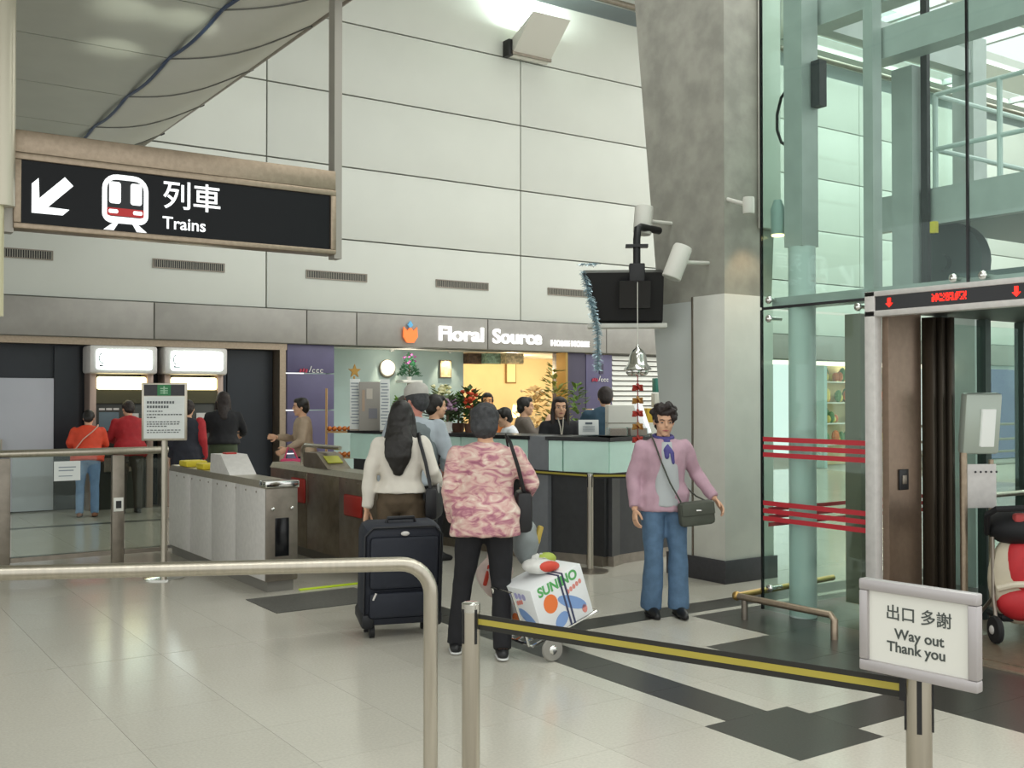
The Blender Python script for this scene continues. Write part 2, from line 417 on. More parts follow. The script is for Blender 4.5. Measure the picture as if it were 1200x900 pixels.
# arrow pointing down-left: shaft plus two barbs
ar.prism([(.19, 0), (.04, .15), (-.025, .15), (.075, .042), (-.17, .042), (-.17, -.042), (.075, -.042), (-.025, -.15), (.04, -.15)], .004, SM(1.535, 3.195) @ R2)
ar.build('arrow_mark', SW, sg)
tx = 2.06
def rr(w, h, r, top=None, n=5):
    pts = []
    for (cx, cy, a0, rad) in ((w/2, h/2, 0, top or r), (-w/2, h/2, 90, top or r), (-w/2, -h/2, 180, r), (w/2, -h/2, 270, r)):
        ox = cx-math.copysign(rad, cx); oy = cy-math.copysign(rad, cy)
        for k in range(n+1):
            q = math.radians(a0+90*k/n); pts.append((ox+rad*math.cos(q), oy+rad*math.sin(q)))
    return pts
b = MB(); b.prism(rr(.34, .37, .07, .11), .004, SM(tx, 3.225))
b.prism([(-.10, -.215), (-.05, -.205), (-.085, -.265), (-.16, -.265)], .004, SM(tx, 3.25)).prism([(.10, -.215), (.05, -.205), (.085, -.265), (.16, -.265)], .004, SM(tx, 3.25))
tr = b.build('train_mark', SW, sg)
MB().prism(rr(.27, .28, .03, .07), .002, SM(tx, 3.23) @ Matrix.Translation((0, 0, .004))).build('train_front', SK, tr)
for s_ in (-1, 1): MB().prism(rr(.085, .165, .02), .002, SM(tx+s_*.078, 3.27) @ Matrix.Translation((0, 0, .006))).build('train_window', SW, tr)
MB().prism(rr(.27, .06, .01), .002, SM(tx, 3.125) @ Matrix.Translation((0, 0, .006))).build('train_stripe', SR, tr)
for s_ in (-1, 1): MB().prism(rr(.07, .03, .012), .002, SM(tx+s_*.09, 3.128) @ Matrix.Translation((0, 0, .008))).build('train_lamp', SW, tr)
text('lettering', '列車', .235, SW, sg, SM(2.57, 3.285), bold=.002)
text('lettering', 'Trains', .135, SW, sg, SM(2.51, 3.075), bold=.0015, sx=1.0)
# round suspended post beside the sign, cut by the frame edge
t = thing('round_hanger', 'pale round suspended column beside the trains sign', 'column', (1.19, 8.15, 0))
MB().cyl((0, 0, 2.98), (0, 0, 9.6), .085, 20).build('outer_sleeve', mat('pale_sleeve', 'c9c3b0', .3, .4), t)
MB().cyl((-.03, 0, 2.2), (-.03, 0, 2.98), .045, 16).build('inner_tube', mat('pale_sleeve2', 'd5cfae', .3, .3), t)

# ---------------------------------------------------------------- concrete column
co = struct(MB().hexa([V(p) for p in ((6.72, 6.55, 2.5), (7.32, 6.55, 2.5), (7.32, 7.40, 2.5), (6.72, 7.40, 2.5), (6.72, 6.55, 9.6), (7.7, 6.55, 9.6), (7.7, 8.2, 9.6), (6.72, 8.2, 9.6))]).build('column', CONC))
MB().bx(6.71, 7.33, 6.54, 6.93, .2, 2.54, .004).build('column_cladding', CLAD, co)
MB().hexa([V(p) for p in ((6.71, 6.945, .2), (6.85, 6.945, .2), (6.85, 7.25, .2), (6.71, 7.25, .2), (6.71, 6.945, 2.5), (6.85, 6.945, 2.5), (6.85, 7.47, 2.5), (6.71, 7.47, 2.5))]).build('column_cladding', mat('clad_grey', 'c2c7c3', .4, .1), co)
MB().bx(6.70, 6.72, 6.93, 6.945, .2, 2.54).build('column_joint', STEELD, co)
MB().bx(6.69, 7.36, 6.52, 7.27, 0, .2, .004).build('column_plinth', DARKB, co)
MB().bx(7.13, 7.36, 6.47, 6.53, 3.15, 9.5, .004).build('column_trim', OFFW, co)
# spot lamps on the column
def spotlamp(label, p, d, L=.3, r=.085, arm=None):
    t = thing('spot_lamp', label, 'lamp', p, 0, 'white spot lamps on the concrete column')
    q = V(d).normalized(); R = q.to_track_quat('Z', 'Y').to_matrix()
    MB().lathe([(r*.9, -L/2), (r, -L/2+.02), (r, L/2-.01), (r*.98, L/2)], n=20, axis=R).build('lamp_body', OFFW, t)
    MB().lathe([(r*.85, 0), (r*.85, .006)], n=20, axis=R, c=q*(L/2-.002)).build('lens', mat('lamp_lens', 'cfd2c8', .2), t)
    MB().tube([(0, 0, 0), V(arm)], .018, 8).build('arm', OFFW, t)
    return t
spotlamp('white spot lamp pointing up beside the concrete column edge', at(754, 9.6)+V((0, 0, 3.25)), (.1, 0, 1), .26, .085, (.34, -.03, 0))
spotlamp('white spot lamp tilted downward on the concrete column', at(794, 9.15)+V((0, 0, 2.81)), (-.25, .12, -.7), .30, .085, (.40, 0, .02))
spotlamp('small white spot lamp on column, close to the lift glass', at(878, 9.0)+V((0, 0, 3.28)), (0, 0, -1), .14, .05, (.02, .28, .1))
spot('column_spot', at(893, 9.0)+V((0, 0, 3.15)), at(889, 9.25)+V((0, 0, 2.6)), 8, 80, (1, .6, .3))

# monitor hanging from the column
t = thing('monitor', 'black hanging monitor seen from behind, on a bent arm by the column', 'monitor', at(735, 9.6)+V((0, 0, 2.55)), -math.radians(38))
MB().hexa([V(p) for p in ((-.30, -.05, -.22), (.32, -.05, -.22), (.32, .1, -.25), (-.30, .1, -.25), (-.40, -.2, .2), (.32, -.2, .2), (.32, .1, .26), (-.40, .1, .26))]).build('housing', BLACK, t)
MB().hexa([V(p) for p in ((-.08, -.20, -.12), (.2, -.20, -.12), (.2, -.08, -.12), (-.08, -.08, -.12), (-.08, -.26, .12), (.2, -.26, .12), (.2, -.1, .12), (-.08, -.1, .12))]).build('back_bulge', BLACKG, t)
box('bezel', OFFW, t, -.36, .36, -.06, .13, -.285, -.245, .006)
m_ = MB(); m_.tube([(.3, .1, .62), (.12, -.12, .62), (.09, -.16, .6), (.08, -.17, .5), (.08, -.17, .1)], .035, 10).box((.08, -.17, .44), (.2, .1, .025)).box((.08, -.17, .17), (.14, .12, .22), .01)
m_.build('bracket_arm', BLACK, t)
tl = MB()
for k in range(900):
    s_ = random.random(); a = random.random()*6.28
    c = V((-.37+.10*s_*0, -.16, .3-.95*s_)) if s_ > .1 else V((-.42+s_*1.2, -.2, .26))
    c = V((-.41+.14*min(1, s_*1.6), -.19+.1*s_, .27-.95*s_)) if s_ > .06 else V((-.42+s_*2.5, -.2, .28))
    dd = V((math.cos(a), math.sin(a)*.7, random.uniform(-.7, .3)))*random.uniform(.02, .055)
    tl.tube([c, c+dd], [.004, .002], 3)
o = tl.build('tinsel', mat('silver_blue_tinsel', 'a9c0c8', .25, .6), None, t.location, -math.radians(38)); tag(o, 'silver blue tinsel hanging on the edge of the black monitor', 'tinsel'); o['kind'] = 'stuff'
bl = thing('bell_ornament', 'silver bell ornament on a cord with red and gold tassel', 'ornament', (6.169, 7.07, 0))
MB().tube([(0, 0, 2.05), (0, 0, 2.655)], .004, 5).build('cord', OFFW, bl); MB().tube([(0, 0, 2.65), (.01, .02, 2.665), (.04, .06, 2.66)], .006, 6).build('hook', BLACK, bl)
MB().lathe([(.008, 2.10), (.02, 2.07), (.05, 2.05), (.075, 2.0), (.085, 1.93), (.125, 1.88), (.12, 1.875), (.08, 1.92), (.06, 2.0), (.01, 2.03)], n=24).build('bell', CHROME, bl)
for k in range(5): MB().ell((.06*math.cos(k*1.26), .06*math.sin(k*1.26), 1.86), (.045, .045, .04), 10, 7).build('bauble', CHROME, bl)
MB().ell((0, 0, 1.93), (.075, .075, .05), 12, 8).build('clapper', BLACK, bl)
for k in range(5):
    z = 1.72-.115*k
    b = MB()
    for q in range(6): b.box((.03*math.cos(q*1.05), .03*math.sin(q*1.05), z+.012*math.sin(q*2.)), (.035, .012, .05), 0, Matrix.Rotation(q*1.05, 3, 'Z') @ Matrix.Rotation(.6, 3, 'X'))
    b.build('bow', mat('bow_red', 'b03a30', .5) if k % 2 == 0 else mat('bow_gold', 'b98a4a', .4, .4), bl, smooth=False)
MB().tube([(0, 0, 1.9), (0, 0, 1.2)], .005, 5).build('tassel_cord', mat('cord_red', '9a3030', .6), bl)
# ---------------------------------------------------------------- flower shop and shop fronts
sh = struct(box('wall_shop', TURQ, None, 7.3, 10.47, 17.0, 17.15, 0, 2.6))
box('shop_side', TURQ, sh, 7.25, 7.37, 16.12, 17.0, 0, 2.5); box('shop_side', CREAM, sh, 10.40, 10.50, 17.15, 19.0, 0, 2.6)
struct(box('wall_cream', CREAM, None, 10.4, 15.2, 19.0, 19.15, 0, 2.6))
struct(box('ceiling_shop', OFFW, None, 7.25, 16, 16.0, 19.15, 2.5, 2.62))
pp = thing('advertising_board', 'purple advertising panel between ticket bay and flower shop', 'panel', (6.53, 15.99, 0))
for z0, z1 in ((0, .72), (.74, 1.42), (1.44, 2.02), (2.04, 2.5)): box('panel', PURPLE, pp, 0, .82, .02, .1, z0, z1, .003)
def fakemark(par, x, z):
    b = MB()
    for k in range(3): b.box((x+.05*k, -.0, z+.01*(k % 2)), (.03, .02, .06), 0, Matrix.Rotation(.35, 3, 'Y'))
    b.build('red_mark', mat('mark_red', 'b03a50', .5), par, smooth=False)
    b = MB(); b.tube([(x+.15, 0, z-.02), (x+.19, 0, z+.08)], .008, 5)
    for k in range(3): b.tube([(x+.23+.07*k+.025*math.cos(q), 0, z+.025*math.sin(q)) for q in [.6+.5*w for w in range(11)]], .007, 5)
    b.build('white_mark', WHITE, par, smooth=False)
fakemark(pp, .22, 2.07)
pd = thing('dark_purple_pillar', 'dark purple pillar at the edge of the cream shop interior', 'pillar', (12.2, 16, 0))
box('pillar_body', PURPLED, pd, 0, .44, .02, .5, 0, 2.5, .005); box('pillar_edge', mat('gold_edge', 'a98a4a', .4, .5), pd, -.05, 0, .0, .3, 0, 2.5)
p2 = thing('advertising_board', 'purple advertising panel beside the white slatted shutter', 'panel', (12.66, 16, 0))
for z0, z1 in ((0, 1.4), (1.42, 2.48)): box('panel', PURPLE, p2, 0, .65, .02, .1, z0, z1, .003)
fakemark(p2, .15, 1.98); box('poster', PURPLED, p2, .32, .42, .0, .02, 2.1, 2.3)
ss = thing('slatted_shutter', 'white horizontal slatted shutter behind the bell ornament', 'shutter', (13.33, 16, 0))
for k in range(19): MB().box((.75, .05, .62+.1*k), (1.5, .015, .085), 0, Matrix.Rotation(-.5, 3, 'X')).build('slat', WHITE, ss)
box('shutter_back', mat('shutter_grey', '77756e', .7), ss, 0, 1.5, .1, .12, 0, 2.5)
struct(box('wall_shopfront', mat('shopfront_grey', 'b5b6b0', .5), None, 14.83, 16.5, 16.0, 16.2, 0, 2.5))

# lettering and flower mark on the fascia
SL = mat('lit_letter', 'ffffff', .3, emit=1.1)
fs = thing('shop_sign', 'white lit shop letters with orange tulip mark on grey fascia', 'sign', (8.71, 15.93, 2.73))
def FM(x, z): return Matrix.Translation((x-8.71, -.03, z-2.73)) @ Matrix.Rotation(PI/2, 4, 'X')
text('lettering', 'Floral', .36, SL, fs, FM(9.75, 2.75), bold=.006, depth=.02, sx=1.18)
text('lettering', 'Source', .36, SL, fs, FM(10.96, 2.74), bold=.006, depth=.02, sx=1.08)
text('lettering', 'HOME HOME', .14, SL, fs, FM(12.18, 2.66), bold=.006, depth=.015, sx=1.10)
ORG = mat('tulip_orange', 'f07a3a', .4, emit=.7)
MB().prism([(-.13, .12), (-.06, .05), (0, .12), (.06, .05), (.13, .12), (.14, -.05), (.07, -.15), (-.07, -.15), (-.14, -.05)], .03, FM(8.71, 2.73)).build('tulip_mark', ORG, fs)
MB().prism([(0, .09), (.05, .15), (0, .22), (-.05, .15)], .03, FM(8.71, 2.735)).build('tulip_tip', mat('tip_blue', '5aa0c8', .4, emit=.5), fs)

# lit plaques and downlights
def plaque(px, label, round_):
    v = at(px, 17*1/(.826-.563*(px-600)/1230)); x = v.x
    t = thing('wall_plaque', label, 'picture', (x, 16.98, 0))
    if round_:
        MB().lathe([(.16, -.02), (.17, 0), (.16, .02)], n=24, c=(0, 0, 2.16), axis=Matrix.Rotation(PI/2, 3, 'X')).build('rim', mat('plaque_rim', '6f6a5a', .5), t)
        MB().lathe([(.15, 0), (.14, .015)], n=24, c=(0, -.02, 2.17), axis=Matrix.Rotation(PI/2, 3, 'X')).build('plaque_face', OFFW, t)
    else:
        box('rim', mat('plaque_rim', '6f6a5a', .5), t, -.13, .13, -.02, .02, 2.0, 2.34, .01)
        f = box('plaque_face', mat('plaque_orange', 'e8c898', .5, 0, .25, 14), t, -.11, .11, -.03, -.02, 2.02, 2.32)
    l = thing('downlight', 'small ceiling downlight above the '+('round' if round_ else 'rectangular')+' shop wall plaque', 'lamp', (x, 16.8, 2.5), 0, 'shop downlights')
    MB().lathe([(.05, 0), (.05, -.03), (.035, -.03), (.03, -.01)], n=14).build('lamp_ring', CHROME, l)
    MB().lathe([(.03, -.02), (.001, -.03)], n=12).build('bulb', mat('bulb_warm', 'fff0d0', .3, emit=12), l)
    spot('downlight_lamp', (x, 16.78, 2.46), (x, 16.97, 2.0), 28, 75, (1, .86, .66))
plaque(453, 'round white plaque lit on the turquoise shop wall', True)
plaque(521, 'rectangular orange picture lit on the turquoise shop wall', False)
wt = thing('wall_plaque', 'narrow white framed picture on the cream shop wall', 'picture', (12.9, 18.98, 0))
box('rim', mat('frame_brown', '8a6a3a', .5), wt, -.14, .14, -.02, .02, 1.95, 2.55, .01); box('plaque_face', mat('pic_cream', 'efdfae', .5), wt, -.11, .11, -.03, -.02, 1.98, 2.52)
point('shop_warm', (12.0, 17.6, 2.3), 60, (1, .8, .5), .12); point('shop_warm', (13.6, 17.8, 2.0), 45, (1, .78, .48), .1); point('shop_cool', (9.0, 16.4, 2.3), 10, (1, .92, .8), .15)
tl_ = thing('table_lamp', 'glowing warm lamp among gold branches at the cream wall', 'lamp', (12.35, 17.9, 0))
MB().cyl((0, 0, 0), (0, 0, 1.3), .03).cyl((0, 0, 0), (0, 0, .04), .14).build('stem', BLACK, tl_); MB().lathe([(.16, 1.22), (.1, 1.5)], n=18).build('lamp_shade', mat('glow_warm', 'ffe2a0', .5, emit=2.2), tl_)
# shop display box over the cream opening
for k, (px, c) in enumerate(((556, '5a4434'), (577, '8ba38a'), (600, 'cdb68a'))):
    v = at(px, 20.0); b = MB().bx(-.2, .2, -.12, .12, 2.28, 2.48, .02); b.bx(-.14, .14, -.125, -.12, 2.33, 2.43)
    o = b.build('hanging_basket', mat('basket%d' % k, c, .7, 0, .4, 20), None, (v.x, v.y, 0)); tag(o, ['brown', 'green', 'straw coloured'][k]+' basket hung above the shop opening', 'basket')

# plants
def plant(name, label, loc, h, w, col, pot, n=60, kind='bush', cat='plant', flower=None):
    t = thing(name, label, cat, loc)
    ph = pot[0]
    MB().lathe([(pot[1]*.75, 0), (pot[1], ph), (pot[1]*.88, ph), (pot[1]*.7, ph*.8)], n=14).build('pot', mat('pot_'+pot[2], pot[2], .5), t)
    MB().tube([(0, 0, ph*.5), (.01, 0, ph+h*.5)], .012, 6).build('stem', mat('stem_brown', '5b4a33', .7), t)
    b = MB(); rnd = random.Random(label)
    for k in range(n):
        f = rnd.random(); a = rnd.random()*6.28
        if kind == 'cone': r = w*(1-f)*rnd.uniform(.6, 1); c = V((r*math.cos(a), r*math.sin(a), ph+h*f)); L = .07*(1-f*.5)
        else: r = w*rnd.uniform(.2, 1)*math.sin(PI*(.15+.8*f)); c = V((r*math.cos(a), r*math.sin(a), ph+h*f)); L = .12
        d = V((math.cos(a), math.sin(a), rnd.uniform(.0, 1.0))).normalized(); s_ = d.cross(V((0, 0, 1))).normalized()
        wd = L*.28; q = c+d*L
        v = [b.bm.verts.new(p) for p in (c, c+d*L*.5+s_*wd+V((0, 0, .006)), q, c+d*L*.5-s_*wd+V((0, 0, .006)), c+d*L*.5+V((0, 0, -.008)))]
        for fc in ((0, 1, 4), (1, 2, 4), (2, 3, 4), (3, 0, 4), (0, 3, 2, 1)): b.bm.faces.new([v[i] for i in fc])
    o = b.build('leaves', mat('leaf_'+col, col, .6, 0, .3, 12), t, smooth=False); o['kind'] = 'stuff'
    if flower:
        b = MB()
        for k in range(flower[1]):
            a = rnd.random()*6.28; f = rnd.uniform(.5, 1); r = w*.8*rnd.random()
            b.ell((r*math.cos(a), r*math.sin(a), ph+h*f), (.028, .028, .022), 7, 5)
        o = b.build('flowers', mat('flower_'+flower[0], flower[0], .6), t); o['kind'] = 'stuff'
    return t

# ---------------------------------------------------------------- service counter
BP = [at(410, 12.6), at(540, 11.3), at(619, 10.55), at(642, 10.4), at(714, 10.05), at(800, 10.85), at(775, 13.2), at(560, 14.0), at(440, 13.9)]
sc = thing('service_counter', 'many sided turquoise and black service counter behind the ticket gates', 'counter')
def seg(p, q, t0, t1, z0, z1, inset=0):
    d = (q-p).normalized(); n = V((d.y, -d.x, 0))      # outward (towards the camera)
    a = p-n*inset; b = q-n*inset
    k = [a-n*t0, b-n*t0, b-n*t1, a-n*t1]
    return [v+V((0, 0, z0)) for v in k]+[v+V((0, 0, z1)) for v in k]
for k in range(5):
    p, q = BP[k], BP[k+1]
    if k == 2:
        MB().hexa(seg(p, q, 0, .3, .02, 1.245)).build('grey_panel', GREYC, sc); continue
    MB().hexa(seg(p, q, 0.06, .3, .1, .90)).build('lower_panel', DGREY, sc)
    MB().hexa(seg(p, q, 0.09, .3, 0, .1)).build('kick_plate', STEELD, sc)
    L = (q-p).length; nn = 2 if L > 1.3 else 1
    d = (q-p)/L
    fr = [0, .25, 1] if k == 3 else [i/nn for i in range(nn+1)]
    for a, b in zip(fr, fr[1:]):
        MB().hexa(seg(p+d*(L*a+.008), p+d*(L*b-.008), 0, .3, .905, 1.205)).build('turquoise_panel', TURQC, sc)
    MB().hexa(seg(p-d*.02, q+d*.02, -.02, .5, 1.21, 1.245)).build('counter_top', BLACK, sc)
MB().hexa(seg(BP[1], BP[2], .06, .5, 1.18, 1.24)).build('desk', STEELD, sc)
# things on the counter
def ontop(px, d, z=1.245): v = at(px, d); v.z = z; return v
cardW = mat('card_white', 'dfe3e0', .5)
ch = thing('card_holder', 'white notice card with small dark print on the counter top', 'notice', ontop(690, 10.36), -.55)
MB().box((0, .02, .09), (.20, .006, .15), .002, Matrix.Rotation(-.15, 3, 'X')).build('card', cardW, ch); box('holder_foot', GLASSC, ch, -.1, .1, -.02, .08, 0, .012)
b = MB()
b.box((0, .005, .13), (.07, .004, .02), 0, Matrix.Rotation(-.15, 3, 'X'))
b.build('print_block', mat('print_grey', '55606a', .6), ch, smooth=False)
b = MB(); [b.box((0, .0165-.006*0+.001*k-.013, .10-.015*k), (.12, .003, .005), 0, Matrix.Rotation(-.15, 3, 'X')) for k in range(4)]
b.build('print_lines', mat('print_pale', '8d979e', .6), ch, smooth=False)
tr = thing('leaflet_tray', 'clear acrylic leaflet tray on the counter top', 'tray', ontop(735, 10.4), -.4)
for x0, x1 in ((-.2, -.01), (.01, .2)):
    MB().bx(x0, x1, -.06, .06, 0, .01).bx(x0, x1, -.06, -.055, 0, .09).bx(x0, x0+.005, -.06, .06, 0, .09).build('pocket', GLASSC, tr)
    box('leaflet', mat('leaflet_pink', 'd6b8b0', .6), tr, x0+.01, x1-.01, -.05, .05, .01, .08)
mo = thing('counter_screen', 'white tilted flat panel at the edge of the service counter', 'screen', ontop(753, 10.8), -.9)
MB().box((0, 0, .17), (.05, .22, .33), .006, Matrix.Rotation(-.32, 3, 'Y')).build('screen_body', mat('lit_white', 'eef2f2', .4, emit=.45), mo); MB().cyl((0, 0, 0), (0, 0, .06), .05).build('stand', BLACK, mo)
bx_ = thing('supply_box', 'white upright box behind the leaflet tray', 'box', ontop(729, 11.4, .95), -.5); MB().bx(-.17, .17, -.1, .1, 0, .6, .01).build('carton', OFFW, bx_); MB().bx(-.17, .17, -.101, .1, .4, .41).build('lid_line', STEELD, bx_)
it = thing('snack_stand', 'yellow and orange goods stand beyond the tilted white panel', 'stand', ontop(775, 11.9, .0), -.4)
box('stand_frame', OFFW, it, -.2, .2, -.1, .15, 0, 1.35, .01)
for k, (c, x, z) in enumerate((('d8b23a', -.12, 1.38), ('c8602c', .06, 1.36), ('dfdcd0', -.03, 1.55), ('3f8577', -.02, 1.72))): MB().bx(x-.07, x+.07, -.06, .06, z-.03, z+.13, .006).build('packet', mat('packet%d' % k, c, .5), it)
# leaflet boards and cupboard on the left wing
def notice(px, d, w, z0, z1, label, lines=14):
    v = at(px, d); t = thing('price_board', label, 'board', (v.x, v.y, 0), -.45)
    box('board', cardW, t, -w/2, w/2, -.015, .015, z0, z1, .004)
    box('board_foot', STEELD, t, -w/2, w/2, -.06, .06, 1.245, 1.26)
    b = MB(); rnd = random.Random(px)
    for k in range(lines): b.box((rnd.uniform(-.01, .01), -.017, z1-.05-k*(z1-z0-.08)/lines), (w*.7, .003, .012))
    b.build('print_lines', mat('print_pale', '8d979e', .6), t, smooth=False)
    return t
notice(416, 12.35, .12, 1.26, 1.85, 'tall narrow white price list at the counter end, under a gold star')
notice(451, 12.0, .11, 1.26, 1.84, 'tall narrow white price list next to the grey display cabinet')
gs = thing('gold_star', 'small gold star ornament above the tall white price list', 'ornament', at(415, 12.5)+V((0, 0, 1.245)))
MB().prism([(math.sin(k*PI/5)*(.085 if k % 2 == 0 else .035), math.cos(k*PI/5)*(.085 if k % 2 == 0 else .035)) for k in range(10)], .02, Matrix.Translation((0, 0, .70)) @ Matrix.Rotation(PI/2, 4, 'X')).build('star', mat('gold', 'b98f4a', .4, .5), gs)
MB().cyl((0, 0, 0), (0, 0, .64), .012, 8).build('stem', mat('gold', '', .4), gs)
gc = thing('display_cabinet', 'grey display cabinet with pinned cards on the counter end', 'cabinet', at(434, 12.3)+V((0, 0, 1.245)), -.45)
box('cabinet_body', mat('cabinet_grey', '9c9891', .5), gc, -.13, .13, -.03, .12, 0, .57, .006)
for x, z, w, h, c in ((-.01, .38, .07, .12, 'c6bfb4'), (.03, .15, .1, .12, '7f7f86'), (-.08, .3, .03, .25, 'b09a86')): box('pinned_card', mat('pin'+c, c, .6), gc, x-w/2, x+w/2, -.036, -.03, z-h/2+.05, z+h/2+.05)
pots = [(472, 12.6, .26, .05, '3f7a3a', 'conifer', 'cone')]
plant('conifer_plant', 'small bright green conifer beside the price lists', at(465, 12.2)+V((0, 0, 1.245)), .30, .08, '6f9a2f', (.1, .06, 'b9b2a4'), 130, 'cone')
plant('conifer_plant', 'green conifer shrub on the counter before the cream shop wall', at(537, 11.75)+V((0, 0, 1.245)), .34, .13, '55812c', (.1, .08, '6a4a3a'), 200, 'cone')
plant('flower_pot', 'mauve flowering pot plant on the counter in a white pot', at(524, 11.45)+V((0, 0, 1.245)), .24, .15, '4d5f3a', (.12, .06, 'e4e4e0'), 70, 'bush', flower=('9a7a92', 26))
plant('flower_pot', 'cream blossoms pot plant at the back of the flower counter', at(518, 12.0)+V((0, 0, 1.245)), .42, .14, '7d8a55', (.1, .06, '8a8a86'), 60, 'bush', flower=('e6e2b4', 30))
plant('flower_pot', 'red and orange flowers in front of the cream wall', at(550, 11.6)+V((0, 0, 1.245)), .36, .14, '3f5a2c', (.1, .06, '6a4a3a'), 70, 'bush', flower=('d8502c', 22))
plant('flower_pot', 'dark leafed pot plant in a white tapered vase', at(511, 11.65)+V((0, 0, 1.245)), .2, .13, '5c4a4a', (.15, .05, 'eeeeea'), 60, 'bush', flower=('c9b8c4', 10))
sf = thing('shelf_stand', 'white display pedestal at the turquoise wall', 'stand', (9.08, 16.6, 0)); box('shelf_top', WHITE, sf, -.2, .2, -.15, .15, 1.9, 1.95, .01); MB().cyl((0, 0, 0), (0, 0, 1.9), .04).cyl((0, 0, 0), (0, 0, .03), .18).build('stem', STEEL, sf)
plant('christmas_tree', 'small green tree with purple bow near the round plaque', (9.08, 16.6, 1.95), .42, .2, '2f6a44', (.06, .05, 'eeeeea'), 420, 'cone', flower=('8d4a80', 16))
plant('leafy_plant', 'tall leafy plant behind the clerk in black', at(650, 14.0), 1.75, .24, '8c8a3e', (.3, .18, '8a6a4a'), 200, 'bush')
plant('leafy_plant', 'dark green leafy plant against the dark purple pillar', at(676, 15.0), 1.5, .22, '5d7a2e', (.3, .18, '5a4a3a'), 170, 'bush')
plant('gold_branch', 'gold lit branches beside the dark haired man in profile', at(626, 15.6), 1.45, .40, 'd6b070', (.3, .2, 'b08a5a'), 200, 'bush', flower=('ffe6b0', 40))
# oranges shelf by the purple panel
os_ = thing('display_shelf', 'tall wooden shelf stand beside the turquoise counter end', 'shelf', at(401, 13.6), -.45)
for z in (.5, .85, 1.18): box('shelf', mat('shelf_wood', 'b08a5a', .6), os_, -.2, .2, -.14, .14, z, z+.02)
for x in (-.2, .2): box('upright', mat('shelf_wood', 'b08a5a', .6), os_, x-.012, x+.012, -.14, .14, 0, 1.75)
ov = V(os_.location); R_ = Matrix.Rotation(-.45, 3, 'Z'); k = 0
for z in (.87, 1.2):
    for r_ in range(2):
        for q in range(6):
            o = MB().ell((0, 0, .032), (.034, .034, .032), 10, 7); me_ = o.mesh('orange')
            o = link('ornament_ball', me_, mat('ball_copper', 'c8783a', .3, .4), None, ov+R_ @ V((-.16+.064*q, -.08+.08*r_, z)))
            tag(o, 'copper bauble, '+('first', 'second', 'third', 'fourth', 'fifth', 'sixth')[q]+' from the purple board, '+('front' if r_ == 0 else 'back')+' row, '+('upper' if z > 1 else 'lower')+' shelf', 'bauble', 'copper baubles on the '+('upper' if z > 1 else 'lower')+' shelf')

# ---------------------------------------------------------------- ticket gates
def gate(x, y0, y1, label, w, side, first):
    t = thing('ticket_gate', label, 'gate', (x, y0, 0), 0, 'ticket gates in a row')
    L = y1-y0; n = 4
    box('cabinet', STEELD, t, .01, w, .01, L, .09, .88)
    box('plinth', mat('plinth_grey', '77746d', .5), t, .03, w-.02, .03, L, 0, .09)
    fr = [0, .26, .5, .74, 1] if first else [0, .33, .62, 1]
    for a, b in zip(fr, fr[1:]): MB().bx(-.004, .012, L*a+.006, L*b-.004, .1, .87, .003).build('side_panel', side, t)
    MB().bx(0, w, -.012, .02, .1, .87, .004).build('front_panel', STEELD, t)
    MB().hexa([V(p) for p in ((-.01, -.02, .87), (w+.01, -.02, .87), (w+.01, L, .87), (-.01, L, .87), (.02, .02, .925), (w-.02, .02, .925), (w-.02, L, .925), (.02, L, .925))]).build('top_cover', STEEL, t)
    MB().bx(-.01, w+.01, -.03, .12, .875, .93, .01).build('top_cap', CHROME, t)
    for s_ in (.2, .8): MB().ell((w*s_, -.025, .60+.1), (.018, .016, .018), 10, 7).build('knob', CHROME, t)
    box('display_window', BLACKG, t, w*.28, w*.72, -.02, -.011, .3, .62, .004)
    for k in range(int(L/.25)): MB().ell((-.005, .2+.25*k, .83), (.006, .01, .01), 8, 5).build('rivet', STEELD, t)
    return t
g1 = gate(3.23, 8.38, 11.1, 'pale steel ticket gate with dark window and yellow pads on top', .28, STEELG, True)
def wedge(par, x0, x1, y0, y1, z0, z1, m):
    return MB().hexa([V(p) for p in ((x0, y0, z0), (x1, y0, z0), (x1, y1, z0), (x0, y1, z0), (x0, y0+(y1-y0)*.45, z1), (x1, y0+(y1-y0)*.45, z1), (x1, y1-.02, z1), (x0, y1-.02, z1))]).build('reader_console', m, par)
c1 = wedge(g1, .01, .26, .9, 1.45, .925, 1.10, STEELG); box('red_light', REDP, g1, .08, .18, 1.2, 1.3, 1.10, 1.115)
MB().bx(.03, .25, 2.25, 2.5, .925, .985, .015).build('yellow_pad', YEL, g1); MB().bx(.03, .25, 1.72, 1.95, .925, .985, .015).build('yellow_pad', YEL, g1)
g2 = gate(4.30, 8.38, 11.0, 'brown steel ticket gate with two red flaps, behind the black suitcase', .28, STEELBR, False)
c2 = wedge(g2, .01, .26, 1.15, 1.75, .925, 1.07, STEELBR)
MB().box((.135, 1.30, 1.01), (.16, .14, .01), 0, Matrix.Rotation(.45, 3, 'X')).build('reader_pad', mat('reader_olive', 'a8a83c', .5), g2)
MB().tube([(.14, 1.15, 1.13), (.14, 2.0, 1.13), (.14, 2.06, 1.1), (.14, 2.08, 1.04), (.14, 2.08, .92)], .022, 10).build('rail', STEEL, g2)
MB().bx(-.03, 0, .35, .72, .52, .72, .02).build('red_flap', REDP, g2); MB().bx(-.03, 0, 1.65, 2.0, .55, .80, .02).build('red_flap', REDP, g2)
0 and gate(5.2, 8.5, 9.9, 'dark ticket gate mostly hidden behind the people and luggage', .26, STEELBR, False)
o = MB().bx(3.52, 4.28, 8.33, 8.375, 0, .012, .004).build('floor_marker', YELG); tag(o, 'yellow green strip on floor across the gate aisle', 'marker')
